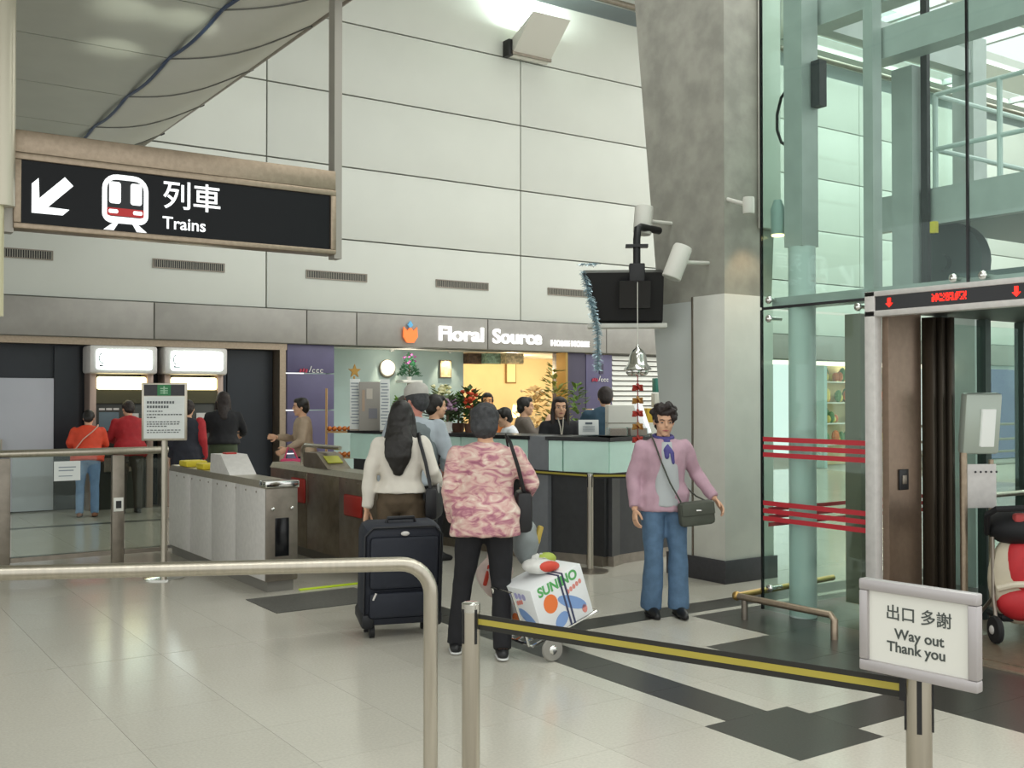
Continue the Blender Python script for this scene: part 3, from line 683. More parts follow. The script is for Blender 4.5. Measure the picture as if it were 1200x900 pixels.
ft = MB().bx(3.0, 3.95, 7.55, 8.2, 0, .006); tag(ft.build('floor_mat', mat('mat_dark', '54534e', .6, 0, .15, 60), None), 'dark grey floor mat lying before the gates', 'mat')

# ---------------------------------------------------------------- glass fence
gf = thing('glass_fence', 'glass fence with steel rails beside the ticket gates', 'fence', (0, 10.37, 0))
for x in (.55, 1.54, 2.53): MB().bx(x-.055, x+.055, -.03, .03, 0, 1.08, .006).build('post', STEELD, gf)
MB().tube([(-1, 0, 1.12), (3.0, 0, 1.12)], .035, 12).build('top_rail', STEEL, gf)
for a, b in ((-1, .49), (.61, 1.48), (1.6, 2.47), (2.59, 3.0)):
    box('bottom_rail', STEELD, gf, a, b, -.02, .02, .14, .18); box('pane', GLASSF, gf, a+.01, b-.01, -.005, .005, .18, 1.085)
box('post_label', WHITE, gf, 2.485, 2.575, -.04, -.03, .55, .68, .004); box('label_window', DGREY, gf, 2.505, 2.555, -.043, -.04, .58, .65)
nb = box('fence_notice', cardW, gf, 1.96, 2.19, -.02, -.012, .86, 1.04)
MB().bx(2.0, 2.15, -.023, -.02, .98, .99).bx(2.0, 2.13, -.023, -.02, .95, .96).bx(2.0, 2.12, -.023, -.02, .90, .908).build('print_lines', mat('print_pale', '8d979e', .6), gf, smooth=False)

# notice pole
q = at(193, 9.5); nb = thing('notice_stand', 'framed white notice with green badge on a slim steel pole', 'sign', (q.x, q.y, 0), -.36)
MB().lathe([(.18, 0), (.18, .012), (.05, .03), (.001, .03)], n=28).build('base_plate', CHROME, nb); MB().cyl((0, 0, .02), (0, 0, 1.3), .028, 14).build('pole', STEEL, nb)
box('frame', STEEL, nb, -.195, .195, -.03, .02, 1.24, 1.76, .006); box('sheet', cardW, nb, -.175, .175, -.034, -.03, 1.26, 1.64)
box('header', DARKB, nb, -.175, .175, -.034, -.03, 1.645, 1.745); g_ = box('badge', mat('badge_green', '2f7d4c', .5), nb, -.06, .055, -.037, -.034, 1.645, 1.745)
MB().bx(-.035, .03, -.039, -.037, 1.705, 1.715).bx(-.035, .03, -.039, -.037, 1.685, 1.695).bx(-.035, .03, -.039, -.037, 1.665, 1.675).bx(-.008, .004, -.039, -.037, 1.66, 1.73).build('badge_mark', mat('badge_pale', '9fc8a8', .5), g_)
b = MB(); rnd = random.Random(3)
for z, w, h in ((1.585, .24, .022), (1.545, .19, .022), (1.505, .14, .010), (1.475, .28, .010), (1.45, .08, .010), (1.41, .27, .009), (1.39, .28, .009), (1.37, .16, .009), (1.335, .29, .008), (1.315, .28, .008)):
    x = -.15
    while x < -.15+w:
        ww = rnd.uniform(.012, .03) if h < .015 else .02
        b.box((x+ww/2, -.0355, z), (ww*.8, .003, h)); x += ww+.004
b.build('print_lines', mat('print_dark', '5a5f60', .6), nb, smooth=False)

# ---------------------------------------------------------------- hand rail in front
rl = thing('hand_rail', 'bent stainless tube hand rail crossing the pale floor', 'rail')
A0, A1 = V((-1.3, 5.66, .912)), at(505, 4.52)
A1 = V((A1.x, A1.y, .912)); d = (A1-A0).normalized(); R0 = .13
pts = [A0, A1-d*R0]+[A1-d*R0*(1-math.sin(a))-V((0, 0, R0*(1-math.cos(a)))) for a in [PI/2*k/8 for k in range(1, 9)]]+[V((A1.x, A1.y, 0))]
MB().tube(pts, .031, 18).build('tube', STEEL, rl)
MB().lathe([(.06, 0), (.06, .008), (.034, .012)], c=(A1.x, A1.y, 0)).build('floor_flange', STEELD, rl)
q = A0+d*1.93
MB().tube([q-d*.004, q+d*.004], .0325, 18).build('joint_ring', STEELD, rl)
MB().cyl((A0.x, A0.y, 0), (A0.x, A0.y, .9), .031).build('post', STEEL, rl)

# ---------------------------------------------------------------- belt stanchions and belt
def stanchion(p, label, h=.965, r=.029):
    t = thing('belt_post', label, 'post', (p.x, p.y, 0), 0, 'steel belt posts')
    MB().lathe([(.17, 0), (.17, .012), (.04, .03), (.001, .03)], n=28).build('base_plate', STEELD, t)
    MB().cyl((0, 0, .02), (0, 0, h-.01), r, 20).build('pole', STEEL, t)
    MB().lathe([(r+.001, h-.03), (r+.001, h-.004), (r-.006, h), (.001, h)], n=20).build('cap', CHROME, t)
    for a in (0, 1.57, 3.14, 4.71): MB().box((math.cos(a)*(r-.001), math.sin(a)*(r-.001), h-.075), (.008, .008, .11), 0, Matrix.Rotation(a, 3, 'Z')).build('slot', BLACK, t)
    return t
def belt(a, b, za, zb, label, n=1):
    t = thing('belt', label, 'belt')
    d = (b-a); d.z = 0; d.normalize(); s_ = V((d.y, -d.x, 0))
    def strip(z0, z1, th, m, nm):
        k = [a+s_*th, b+s_*th, b-s_*th, a-s_*th]; zs = [za, zb, zb, za]
        MB().hexa([V((p.x, p.y, z+z0)) for p, z in zip(k, zs)]+[V((p.x, p.y, z+z1)) for p, z in zip(k, zs)]).build(nm, m, t)
    strip(-.024, .024, .0015, TAPEK, 'webbing'); strip(-.008, .010, .0025, TAPEY, 'yellow_stripe')
    box_ = MB(); box_.box((b.x, b.y, zb), (.02, .02, .06)); box_.build('clip', BLACK, t)
P1 = at(552, 3.39); P2 = at(1075, 2.62)
stanchion(P1, 'steel belt post with the free belt end, beside the bent hand rail')
u = (P2-P1).normalized()
belt(P1+u*.03, P2-u*.033, .905, .895, 'black and yellow belt stretched up to the Way out sign post')
P3 = at(691.5, 9.85)
stanchion(P3, 'steel belt post standing before the black counter front', .92)
belt(P3+(V((6.72, 7.4, 0))-P3)*.05, V((6.70, 7.4, 0)), .895, .895, 'black and yellow belt from the counter post to the column')
q4 = at(626, 10.4); belt(P3-(P3-q4)*.05, q4, .895, .895, 'black and yellow belt from the counter post to the grey counter panel')

# way out sign on a post
t = thing('way_out_stand', 'steel post with framed white sign reading Way out Thank you', 'sign', (P2.x, P2.y, 0))
MB().lathe([(.17, 0), (.17, .012), (.04, .03), (.001, .03)], n=28).build('base_plate', STEELD, t)
MB().cyl((0, 0, .02), (0, 0, .945), .031, 22).build('pole', STEEL, t)
for a in (2.2, 3.77, 5.34, .63): MB().box((math.cos(a)*.0305, math.sin(a)*.0305, .86), (.008, .012, .13), 0, Matrix.Rotation(a, 3, 'Z')).build('slot', BLACK, t)
L_ = at(1008.5, 2.69); R_ = at(1146.5, 2.46); ex = (R_-L_).normalized(); w = (R_-L_).length; ey = V((-ex.y, ex.x, 0)); cen = (L_+R_)/2
fb = V(cen)-V((P2.x, P2.y, 0))
M3 = Matrix((( ex.x, ey.x, 0, fb.x), (ex.y, ey.y, 0, fb.y), (0, 0, 1, 0), (0, 0, 0, 1)))
def sp(name, m, x0, x1, y0, y1, z0, z1, bev=0, par=t):
    me = MB().bx(x0, x1, y0, y1, z0, z1, bev).mesh(name); me.transform(M3); return link(name, me, m, par)
FR = mat('sign_frame', 'b5b0b0', .4, .5)
Z0, Z1 = .932, 1.163; h = .028
sp('sign_board', mat('sign_sheet', 'dcdbd2', .5), -w/2+.02, w/2-.02, -.004, .014, Z0+.02, Z1-.02)
for (x0, x1, z0, z1) in ((-w/2, w/2, Z0, Z0+h), (-w/2, w/2, Z1-h, Z1), (-w/2, -w/2+h*.85, Z0+h, Z1-h), (w/2-h*.85, w/2, Z0+h, Z1-h)): sp('frame_rail', FR, x0, x1, -.014, .016, z0, z1, .004)
sp('clamp', STEELD, -.03, .03, .012, .05, Z0-.0, Z0+.06)
INK = mat('ink', '454b47', .6)
TM = lambda x, z: M3 @ Matrix.Translation((x, -.0045, z)) @ Matrix.Rotation(PI/2, 4, 'X')
text('lettering', '出口 多謝', .040, INK, t, TM(.002, 1.085), bold=.0003, depth=.0008)
text('lettering', 'Way out', .0355, INK, t, TM(.004, 1.035), bold=.0006, depth=.0008)
text('lettering', 'Thank you', .0355, INK, t, TM(-.004, 1.002), bold=.0006, depth=.0008)
# ---------------------------------------------------------------- glass lift
LX = 6.04
lf = struct(bpy.data.objects.new('lift_shaft', None)); COL.objects.link(lf)
lf['label'] = 'tall glass lift shaft with grey steel frame beside the concrete column'; lf['category'] = 'lift'; lf['kind'] = 'thing'
YL, YJ, YR = 5.50, 4.50, 3.05     # glass corner, portal jamb, far side
XB = 8.6
def lb(name, m, *a, bevel=0): return box(name, m, lf, *a, bevel)
lb('glass_pane', GLASS, LX, LX+.012, YJ+.03, YL, .03, 2.29)
for (y0, y1) in ((3.815, YL), (2.0, 3.80)): lb('glass_pane', GLASS, LX, LX+.012, y0, y1, 2.31, 4.9)
lb('glass_pane', GLASS, LX+.012, XB, YL-.012, YL, .03, 2.29); lb('glass_pane', GLASS, LX+.012, XB, YL-.012, YL, 2.31, 4.9)
lb('glass_pane', GLASS, XB, XB+.012, YR, YL, .03, 2.29)
for z0, z1 in ((.03, 2.29), (2.31, 4.9)): lb('glass_edge', BLACKG, LX-.006, LX+.016, YL-.002, YL+.012, z0, z1)
lb('glass_seam', BLACKG, LX-.002, LX+.014, 3.80, 3.815, 2.31, 4.9); lb('glass_seam', BLACKG, LX-.002, LX+.014, YJ, YL, 2.29, 2.31)
# spider fittings
for y, z in ((5.42, 2.36), (5.42, 2.22), (4.62, 2.25), (3.9, 2.38), (3.7, 2.38), (5.42, .2), (5.42, 4.7)):
    MB().ell((LX-.012, y, z), (.02, .03, .03), 12, 8).cyl((LX, y, z), (LX+.12, y, z), .014, 8).build('glass_fitting', CHROME, lf)
# red film bands on the glass
for z0, n in ((1.18, 3), (.70, 3)):
    for k in range(n):
        z = z0+.058*k
        lb('red_band', REDG, LX-.003, LX-.001, YJ+.03, YL-.01, z, z+.035)
        lb('red_band', REDG, LX+.05, XB-.3, YL-.016, YL-.013, z-.05, z-.02) if z0 < 1 else None
# frame
MB().cyl((6.2, 5.25, 0), (6.2, 5.25, 2.75), .10, 24).build('round_column', WSTEEL, lf)
lb('square_column', TEALST, 6.11, 6.29, 5.17, 5.34, 2.75, 4.75)
lb('square_column', TEALST, 6.2, 6.3, 4.62, 4.70, 2.39, 4.75); lb('square_column', TEALST, 6.55, 6.75, 4.55, 4.72, 2.3, 4.0)
lb('square_column', mat('bronze_dark', '86816f', .45, .2), 6.5, 6.62, 4.96, 5.10, .1, 2.25)
lb('square_column', TEALST, 8.35, 8.55, 5.2, 5.4, 0, 4.75); lb('square_column', TEALST, 8.35, 8.55, 3.4, 3.6, 0, 4.75)
for z in (4.42, 4.02): lb('frame_beam', TEALST, 6.32, 6.5, 2.2, 5.21 if z > 4.2 else 4.75, z, z+.22)
lb('frame_beam', TEALST, 6.30, 8.5, 5.22, 5.33, 4.43, 4.63); lb('frame_beam', TEALST, 6.1, 6.3, 2.5, 5.45, 2.30, 2.38)
lb('strip_lamp', mat('strip_lamp', 'fff6e0', .4, emit=1.3), 6.1, 8.5, 5.40, 5.45, 1.88, 1.91)
# mid platform and machinery
lb('platform', mat('platform_grey', '76827e', .5, .1), 6.77, 8.5, 2.3, 4.85, 2.92, 3.08)
lb('platform_fascia', TEALST, 6.68, 6.76, 2.2, 4.95, 2.86, 3.12)
lb('guide_rail', DARKB, 6.62, 6.66, 4.48, 4.53, 2.3, 4.6); lb('guide_rail', BLACK, 7.3, 7.36, 3.9, 4.0, 3.1, 4.6)
rg = MB()
for y in (4.6, 4.1, 3.5, 2.9, 2.4): rg.tube([(6.9, y, 3.08), (6.9, y, 3.85)], .02, 8)
for z in (3.45, 3.85): rg.tube([(6.9, 4.6, z), (6.9, 2.3, z)], .018, 8); rg.tube([(6.9, 4.6, z), (8.3, 4.6, z)], .018, 8)
rg.build('guard_rail', WSTEEL, lf)
MB().cyl((7.0, 4.6, 2.62), (7.12, 4.6, 2.62), .30, 28).cyl((6.95, 4.6, 2.62), (7.0, 4.6, 2.62), .06, 12).build('pulley', mat('pulley_grey', '5a6464', .5), lf)
MB().cyl((7.0, 3.25, 2.65), (7.1, 3.25, 2.65), .22, 28).build('pulley', mat('pulley_grey', '', .5), lf)
MB().tube([(6.75, 3.7, 2.9), (6.8, 3.6, 2.6), (6.8, 3.45, 2.45)], .03, 8).tube([(6.75, 3.4, 2.9), (6.8, 3.52, 2.6), (6.8, 3.6, 2.45)], .03, 8).build('brace', WSTEEL, lf)
lb('hoist_beam', mat('hoist_grey', '6a7676', .5, .1), 6.75, 6.95, 2.4, 4.4, 2.40, 2.5)
lb('yellow_tag', YEL, 6.56, 6.6, 4.38, 4.42, 2.78, 2.86); lb('junction_box', DARKB, 6.2, 6.28, 5.08, 5.16, 3.78, 4.12)
MB().tube([(6.15, 5.34, 3.95), (6.15, 5.40, 3.9), (6.15, 5.44, 3.78), (6.15, 5.44, 3.66), (6.15, 5.40, 3.56), (6.15, 5.34, 3.52)], .012, 6).build('cable', BLACK, lf)
MB().lathe([(.05, 2.86), (.055, 3.05), (.03, 3.12)], c=(6.12, 5.41, 0), n=14).build('pendant_lamp', mat('pendant_teal', '93a8a3', .4), lf); MB().lathe([(.045, 2.85), (.05, 2.86), (.001, 2.86)], c=(6.12, 5.41, -.004), n=14).build('lamp_glow', mat('glow_amber', 'ffe0a0', .4, emit=4), lf)
# portal
PB = mat('portal_bronze', '8b7868', .32, .75, .06, 20)
lb('portal_jamb', STEELG, LX-.06, LX+.02, YJ-.05, YJ+.03, 0, 2.34, bevel=.004)
lb('portal_reveal', PB, LX+.02, LX+.38, YJ-.10, YJ-.05, 0, 2.2)
lb('portal_head', STEELG, LX-.06, LX+.02, 2.2, YJ+.03, 2.17, 2.21, bevel=.004); lb('portal_head', STEELG, LX-.06, LX+.02, 2.2, YJ+.03, 2.305, 2.34, bevel=.004)
lb('portal_soffit', mat('soffit_dark', '2e302d', .5), LX, LX+1.9, 2.2, YJ-.05, 2.20, 2.3)
ds = lb('display_strip', BLACKG, LX-.05, LX+.02, 2.4, YJ-.04, 2.21, 2.305)
LED = mat('led_red', 'ff2418', .4, emit=2.2)
for y in (4.34, 3.46): MB().prism([(-.028, -.005), (0, -.032), (.028, -.005), (.012, -.005), (.012, .03), (-.012, .03), (-.012, -.005)], .004, Matrix.Translation((LX-.051, y, 2.258)) @ Matrix.Rotation(-PI/2, 4, 'Z') @ Matrix.Rotation(PI/2, 4, 'X')).build('arrow_mark', LED, ds)
lt = MB(); rnd = random.Random(11)
for k in range(9):
    for r_ in range(5):
        for c_ in range(3):
            if rnd.random() < .68: lt.box((LX-.051, 4.02-.027*k-.008*c_, 2.242+.0105*r_), (.004, .0065, .0085))
o = lt.build('led_dots', LED, ds, smooth=False); o['kind'] = 'stuff'
cb = lb('call_button', BLACK, LX+.12, LX+.22, YJ-.112, YJ-.10, 1.0, 1.14, bevel=.004)
MB().bx(LX+.145, LX+.195, YJ-.118, YJ-.112, 1.04, 1.10, .004).build('button', STEELD, cb)
lb('call_button_plate', WHITE, LX-.064, LX-.06, YJ-.03, YJ+.01, .95, 1.1) if False else None
# telescoping doors and car
for k, (x, y) in enumerate(((LX+.40, 4.41), (LX+.46, 4.38), (LX+.52, 4.35))):
    lb('door_panel', mat('door_dark_steel', '453e35', .35, .7), x, x+.04, y-.09, y, .02, 2.18, bevel=.003)
lb('car_floor', mat('car_floor', '6a5c4c', .35, 0, .15, 30), LX+.02, XB-.1, YR, 4.36, 0.002, .02); lb('sill_plate', STEELB, LX-.1, LX+.1, 2.2, YJ-.05, 0.001, .012)
lb('car_glass', GLASS, XB-.14, XB-.125, YR, 4.2, .9, 2.15); lb('car_panel', mat('car_panel_dark', '2c3432', .35), XB-.16, XB-.12, YR, 4.3, .02, .9)
lb('car_glass', GLASS, LX+.62, XB-.2, 4.42, 4.435, .25, 2.15)
for x in (LX+.62, 7.2, 7.7, XB-.2): lb('car_post', mat('car_post_dark', '38423f', .4, .3), x, x+.07, 4.40, 4.47, 0, 2.2)
MB().tube([(LX+.75, 4.33, .92), (XB-.3, 4.33, .92)], .02, 10).tube([(XB-.3, 4.31, .92), (XB-.3, YR, .92)], .02, 10).build('car_handrail', STEEL, lf)
# operating stand inside the car
os2 = thing('control_stand', 'steel control stand with lit card panel inside the lift', 'stand', V((6.60, 4.2, 0)))
MB().cyl((0, 0, .02), (0, 0, 1.25), .025, 12).build('pole', STEELB, os2)
MB().cyl((.20, -.08, .02), (.20, -.08, 1.2), .018, 12).build('pole', STEELB, os2)
MB().box((.1, -.06, 1.45), (.27, .08, .42), .02, Matrix.Rotation(-.45, 3, 'Z') @ Matrix.Rotation(.12, 3, 'X')).build('panel_box', mat('pale_green_metal', 'b4bfb4', .35, .3), os2)
MB().box((.11, -.11, 1.42), (.10, .03, .26), .004, Matrix.Rotation(-.45, 3, 'Z') @ Matrix.Rotation(.12, 3, 'X')).build('card', mat('lit_card', 'd8dcd6', .4, emit=.3), os2)
MB().box((.11, -.05, 1.02), (.24, .02, .3), .004, Matrix.Rotation(-.45, 3, 'Z')).build('back_plate', STEELG, os2)
for k in range(5): MB().ell((.03+.035*k, -.07-.017*k, 1.12), (.008, .008, .008), 8, 5).build('bolt', DARKB, os2)
MB().lathe([(.14, 0), (.14, .01), (.03, .02)], c=(.0, 0, .02)).build('base_plate', STEELD, os2)
# low kick rail in front of the lift
kr = thing('kick_rail', 'low steel kick rail before the lift glass, with brass ball end', 'rail')
MB().tube([(5.76, 5.48, .16), (5.78, 4.66, .16), (5.78, 4.63, .13), (5.78, 4.63, .0)], .025, 12).build('bar', STEELB, kr)
MB().cyl((5.76, 5.42, 0), (5.76, 5.42, .14), .024, 12).build('leg', STEELD, kr)
BR = mat('brass', 'b8965a', .3, .9)
MB().ell((5.76, 5.50, .16), (.035, .035, .035), 12, 8).build('brass_ball', BR, kr); MB().tube([(5.76, 5.5, .16), (7.0, 5.62, .16)], .024, 12).build('bar', BR, kr)
MB().cyl((6.6, 5.58, 0), (6.6, 5.58, .15), .022, 10).build('leg', STEELD, kr)

# pushchair in the lift
pc = thing('pushchair', 'red and cream pushchair with black hood, standing in the lift', 'pushchair', at(1192, 7.0), -math.radians(34))
REDF = mat('pushchair_red', 'c22a30', .6, 0, .08, 10); CRF = mat('pushchair_cream', 'c9bfa8', .6, 0, .05, 10); KF = mat('pushchair_black', '17181b', .7)
MB().ell((0, 0, .42), (.20, .12, .30), 20, 14).build('pod', CRF, pc)
MB().ell((0, -.03, .50), (.13, .12, .21), 18, 12).build('back_panel', REDF, pc); MB().ell((0, -.035, .28), (.165, .115, .13), 18, 12).build('lower_pocket', REDF, pc)
MB().tube([(-.17, -.07, .37), (-.09, -.13, .405), (0, -.15, .41), (.09, -.13, .405), (.17, -.07, .37)], .022, 8).build('pocket_trim', mat('trim_cream', 'd8cfba', .5), pc)
MB().ell((.0, -.148, .57), (.035, .012, .018), 12, 7).build('badge', mat('badge_grey', 'b8b8c4', .4), pc)
MB().ell((0, .02, .76), (.20, .2, .12), 18, 10).build('hood', KF, pc)
MB().tube([(-.2, .02, .72), (-.25, -.1, .86), (-.22, -.16, .90), (0, -.18, .91), (.22, -.16, .90), (.25, -.1, .86), (.2, .02, .72)], .02, 8).build('handle', KF, pc)
MB().box((.02, -.12, .84), (.22, .06, .06), .02).build('toy_bag', mat('bag_red', 'b84a48', .7), pc)
for s_ in (-1, 1):
    MB().tube([(s_*.17, .0, .7), (s_*.19, -.05, .3), (s_*.2, -.12, .1)], .013, 8).tube([(s_*.17, 0, .3), (s_*.18, .25, .1)], .012, 8).build('frame', STEELD, pc)
    for y in (-.13, .27):
        w_ = MB().lathe([(.06, -.022), (.085, -.018), (.092, 0), (.085, .018), (.06, .022)], c=(s_*.215, y, .112), n=22, axis=Matrix.Rotation(PI/2, 3, 'Y')).build('wheel', RUBBER, pc)
        MB().ell((s_*.215-.025, y, .112), (.012, .03, .03), 10, 6).build('hub', STEELG, w_)
MB().bx(-.14, .14, -.05, .2, .14, .2, .03).build('basket', KF, pc)

# ---------------------------------------------------------------- far shops seen through the lift glass
t = thing('far_shop', 'warm lit goods display far behind the lift glass', 'shop', (19.7, 16, 0))
box('back_wall', CREAM, t, 0, 4.2, .9, 1.0, 0, 2.5); box('side_wall', TURQ, t, -.05, .05, 0, .9, 0, 2.5)
for z in (.5, 1.0, 1.5, 2.0): box('shelf', OFFW, t, .1, 4.1, .5, .9, z, z+.03)
rnd = random.Random(5); b = MB(); b2 = MB(); b3 = MB()
for k in range(150):
    x = rnd.uniform(.2, 4.0); z = rnd.choice((.53, 1.03, 1.53, 2.03)); hh = rnd.uniform(.10, .22); (b, b2, b3)[k % 3].ell((x, rnd.uniform(.55, .75), z+hh*.8), (rnd.uniform(.05, .12), .08, hh*.8), 8, 6)
for q_, c in ((b, 'c86a38'), (b2, 'd8c26a'), (b3, '5a7a4a')):
    o = q_.build('goods', mat('goods'+c, c, .6), t, smooth=False); o['kind'] = 'stuff'
box('canopy_light', mat('canopy_light', 'fff4d8', .4, emit=2), t, 0, 4.2, .0, .06, 2.38, 2.46)
point('far_shop_lamp', (21.8, 16.3, 2.2), 40, (1, .85, .6), .2)
pf = thing('purple_screen', 'purple wall screen far behind the lift car', 'panel', (26.2, 15.9, 0))
for k in range(3): box('panel', mat('far_purple', '6a6c94', .5), pf, 1.9*k, 1.9*k+1.86, 0, .08, .02, 2.4)
ff = thing('glass_fence', 'distant steel railing beyond the lift car', 'fence', (16.5, 12.0, 0))
for k in range(9): MB().cyl((1.6*k, 0, 0), (1.6*k, 0, 1.1), .03, 8).build('post', STEELD, ff)
for z in (.3, .55, .8, 1.1): MB().cyl((0, 0, z), (12.8, 0, z), .025, 8).build('top_rail' if z > 1 else 'mid_rail', STEELD, ff)

# ---------------------------------------------------------------- suitcase
su = thing('suitcase', 'large navy black upright wheeled suitcase behind the hand rail', 'suitcase', at(467, 7.28), -.30)
SUI = mat('suitcase_fabric', '20242f', .7, 0, .08, 40); SUT = mat('suitcase_trim', '15171c', .5)
TLT = Matrix.Translation((0, 0, .06)) @ Matrix.Rotation(.12, 4, 'X')
def su_b(name, m, par, f): b_ = MB(); f(b_); me = b_.mesh(name); me.transform(TLT); return link(name, me, m, par)
su_b('shell', SUI, su, lambda b: b.bx(-.27, .27, -.14, .16, .03, .72, .06))
su_b('front_pocket', SUI, su, lambda b: b.bx(-.235, .235, -.175, -.13, .30, .66, .03)); su_b('front_pocket', SUI, su, lambda b: b.bx(-.235, .235, -.175, -.13, .10, .28, .03))
su_b('piping', SUT, su, lambda b: b.tube([(-.262, -.13, .09), (-.262, -.13, .66), (-.21, -.13, .715), (.21, -.13, .715), (.262, -.13, .66), (.262, -.13, .09)], .009, 6))
su_b('corner_guard', SUT, su, lambda b: b.bx(-.28, -.19, -.15, .16, .02, .13, .03)); su_b('corner_guard', SUT, su, lambda b: b.bx(.19, .28, -.15, .16, .02, .13, .03))
su_b('badge', STEELG, su, lambda b: b.ell((.0, -.165, .68), (.03, .012, .016), 12, 7)); su_b('zip_pull', STEELG, su, lambda b: b.box((-.2, -.18, .26), (.012, .006, .05), 0, Matrix.Rotation(.4, 3, 'Y')))
su_b('top_handle', SUT, su, lambda b: b.tube([(-.1, 0, .71), (-.09, 0, .75), (.09, 0, .75), (.1, 0, .71)], .014, 8))
for x in (-.2, .2): MB().lathe([(.02, -.02), (.045, -.016), (.045, .016), (.02, .02)], c=(x, -.09, .045), n=16, axis=Matrix.Rotation(PI/2, 3, 'Y')).build('wheel', RUBBER, su)
for x in (-.2, .2): MB().bx(x-.02, x+.02, .08, .12, 0, .06).build('foot', RUBBER, su)

# ---------------------------------------------------------------- luggage cart with fruit carton
cv = at(645, 6.72); ct = thing('luggage_cart', 'folding chrome luggage cart tilted on two wheels', 'cart', (cv.x, cv.y, 0), -.05)
tilt = Matrix.Translation((0, 0, .09)) @ Matrix.Rotation(.42, 4, 'Y')
tilt = Matrix.Translation((-.02, 0, .165)) @ Matrix.Rotation(-.32, 4, 'Y')
def cb_(name, m, par, f, MM=tilt): b_ = MB(); f(b_); me = b_.mesh(name); me.transform(MM); return link(name, me, m, par)
cb_('platform', CHROME, ct, lambda b: [b.tube([(-.22, y, .0), (.30, y, .0)], .009, 6) for y in (-.14, -.05, .05, .14)]+[b.tube([(x, -.15, 0), (x, .15, 0)], .009, 6) for x in (-.22, .05, .30)])
cb_('handle_frame', CHROME, ct, lambda b: b.tube([(-.23, -.12, 0), (-.24, -.12, .36), (-.24, .12, .36), (-.23, .12, 0)], .010, 6))
for k, (x, y) in enumerate(((-.12, -.2), (.16, .14))):
    w_ = MB().lathe([(.03, -.016), (.068, -.014), (.074, 0), (.068, .014), (.03, .016)], c=(x, y, .075), n=20, axis=Matrix.Rotation(PI/2, 3, 'X')).build('wheel', mat('wheel_grey', '8d8a82', .5), ct)
    MB().ell((x, y-.015, .075), (.03, .012, .03), 10, 6).build('hub', CHROME, w_)
MB().cyl((-.12, -.2, .075), (.16, .14, .075), .008, 8).build('axle', CHROME, ct)
bm_ = Matrix.Translation((cv.x, cv.y, 0)) @ Matrix.Rotation(-.05, 4, 'Z') @ tilt @ Matrix.Translation((.05, 0, .012)) @ Matrix.Rotation(.08, 4, 'Z')
fc = thing('fruit_carton', 'white printed fruit carton strapped on the luggage cart', 'carton'); fc.matrix_world = bm_
CW = mat('carton_white', 'e2e4e4', .6); CBL = mat('carton_blue', '7d9ccc', .6); COR = mat('carton_orange', 'e8783a', .6); CRD = mat('carton_red', 'd88a80', .6); CGR = mat('carton_green', '5aa860', .6)
wx, wy, wz = .21, .16, .33
box('carton_body', CW, fc, -wx, wx, -wy, wy, 0, wz, .004)
def face(f, name, poly, m):
    M = Matrix.Translation((0, -wy-.0005, 0)) @ Matrix.Rotation(PI/2, 4, 'X') if f == 'f' else Matrix.Translation((-wx-.0005, 0, 0)) @ Matrix.Rotation(-PI/2, 4, 'Z') @ Matrix.Rotation(PI/2, 4, 'X')
    MB().prism(poly, .0012, M).build(name, m, fc)
def ellp(cx, cy, a, b, r=0, n=18): return [(cx+a*math.cos(2*PI*k/n)*math.cos(r)-b*math.sin(2*PI*k/n)*math.sin(r), cy+a*math.cos(2*PI*k/n)*math.sin(r)+b*math.sin(2*PI*k/n)*math.cos(r)) for k in range(n)]
for f, s_ in (('f', 1), ('s', .8)):
    face(f, 'orange_print', ellp(-.09*s_, .19 if f == 'f' else .09, .055, .06), COR)
    face(f, 'blue_print', ellp(.07*s_, .13, .12*s_, .038, -.6), CBL); face(f, 'blue_print', ellp(-.04*s_, .06, .06*s_, .04, .5) if f == 'f' else ellp(.05, .04, .03, .02), CBL)
    for k in range(5): face(f, 'red_print', ellp((.06+.027*k)*s_-(.10 if f == 's' else 0), .205+.006*k+(0 if f == 'f' else .01), .012, .016), CRD)
text('lettering', 'SUNINO', .085, CGR, fc, Matrix.Translation((-.0, -wy-.001, .285)) @ Matrix.Rotation(PI/2, 4, 'X'), bold=.003, depth=.0008)
for k in range(5): face('s', 'lilac_print', ellp(-.09+.04*k, .275, .018, .022), mat('carton_lilac', 'a9a8d0', .6))
face('f', 'red_print', ellp(.15, .05, .02, .028), CRD)
for x in (.02, .05): MB().bx(x-.006, x+.006, -wy-.004, wy+.004, -.004, wz+.004).build('strap', mat('strap_blue', '3a3f5c', .6), fc)
PLA = mat('bag_plastic', 'cfcfca', .35, 0, .1, 12)
def blobbag(name, label, loc, r, m, extra=None, rz=0):
    t = thing(name, label, 'bag', loc, rz)
    b = MB().ell((0, 0, r[2]), r, 18, 12)
    for v in b.bm.verts: v.co += V((noise.noise(v.co*9), noise.noise(v.co*9+V((5, 0, 0))), noise.noise(v.co*9+V((0, 7, 0)))*.6))*min(r)*.35; v.co.z = max(v.co.z, 0)
    b.build('bag_body', m, t)
    b = MB(); 
    for s_ in (-1, 1): b.tube([(s_*r[0]*.15, 0, r[2]*1.6), (s_*r[0]*.2, .01, r[2]*2.1), (s_*r[0]*.05, 0, r[2]*2.4)], [r[0]*.42, r[0]*.2, .012], 7)
    b.build('bag_neck', m, t)
    if extra and r[2] > .12: MB().tube([(-.012, 0, r[2]*2.35), (-.006, 0, .62), (.006, 0, .62), (.012, 0, r[2]*2.35)], .005, 6).build('bag_handle', m, t)
    if extra: extra(t)
    return t
top = bm_ @ V((.0, .0, wz+.006))
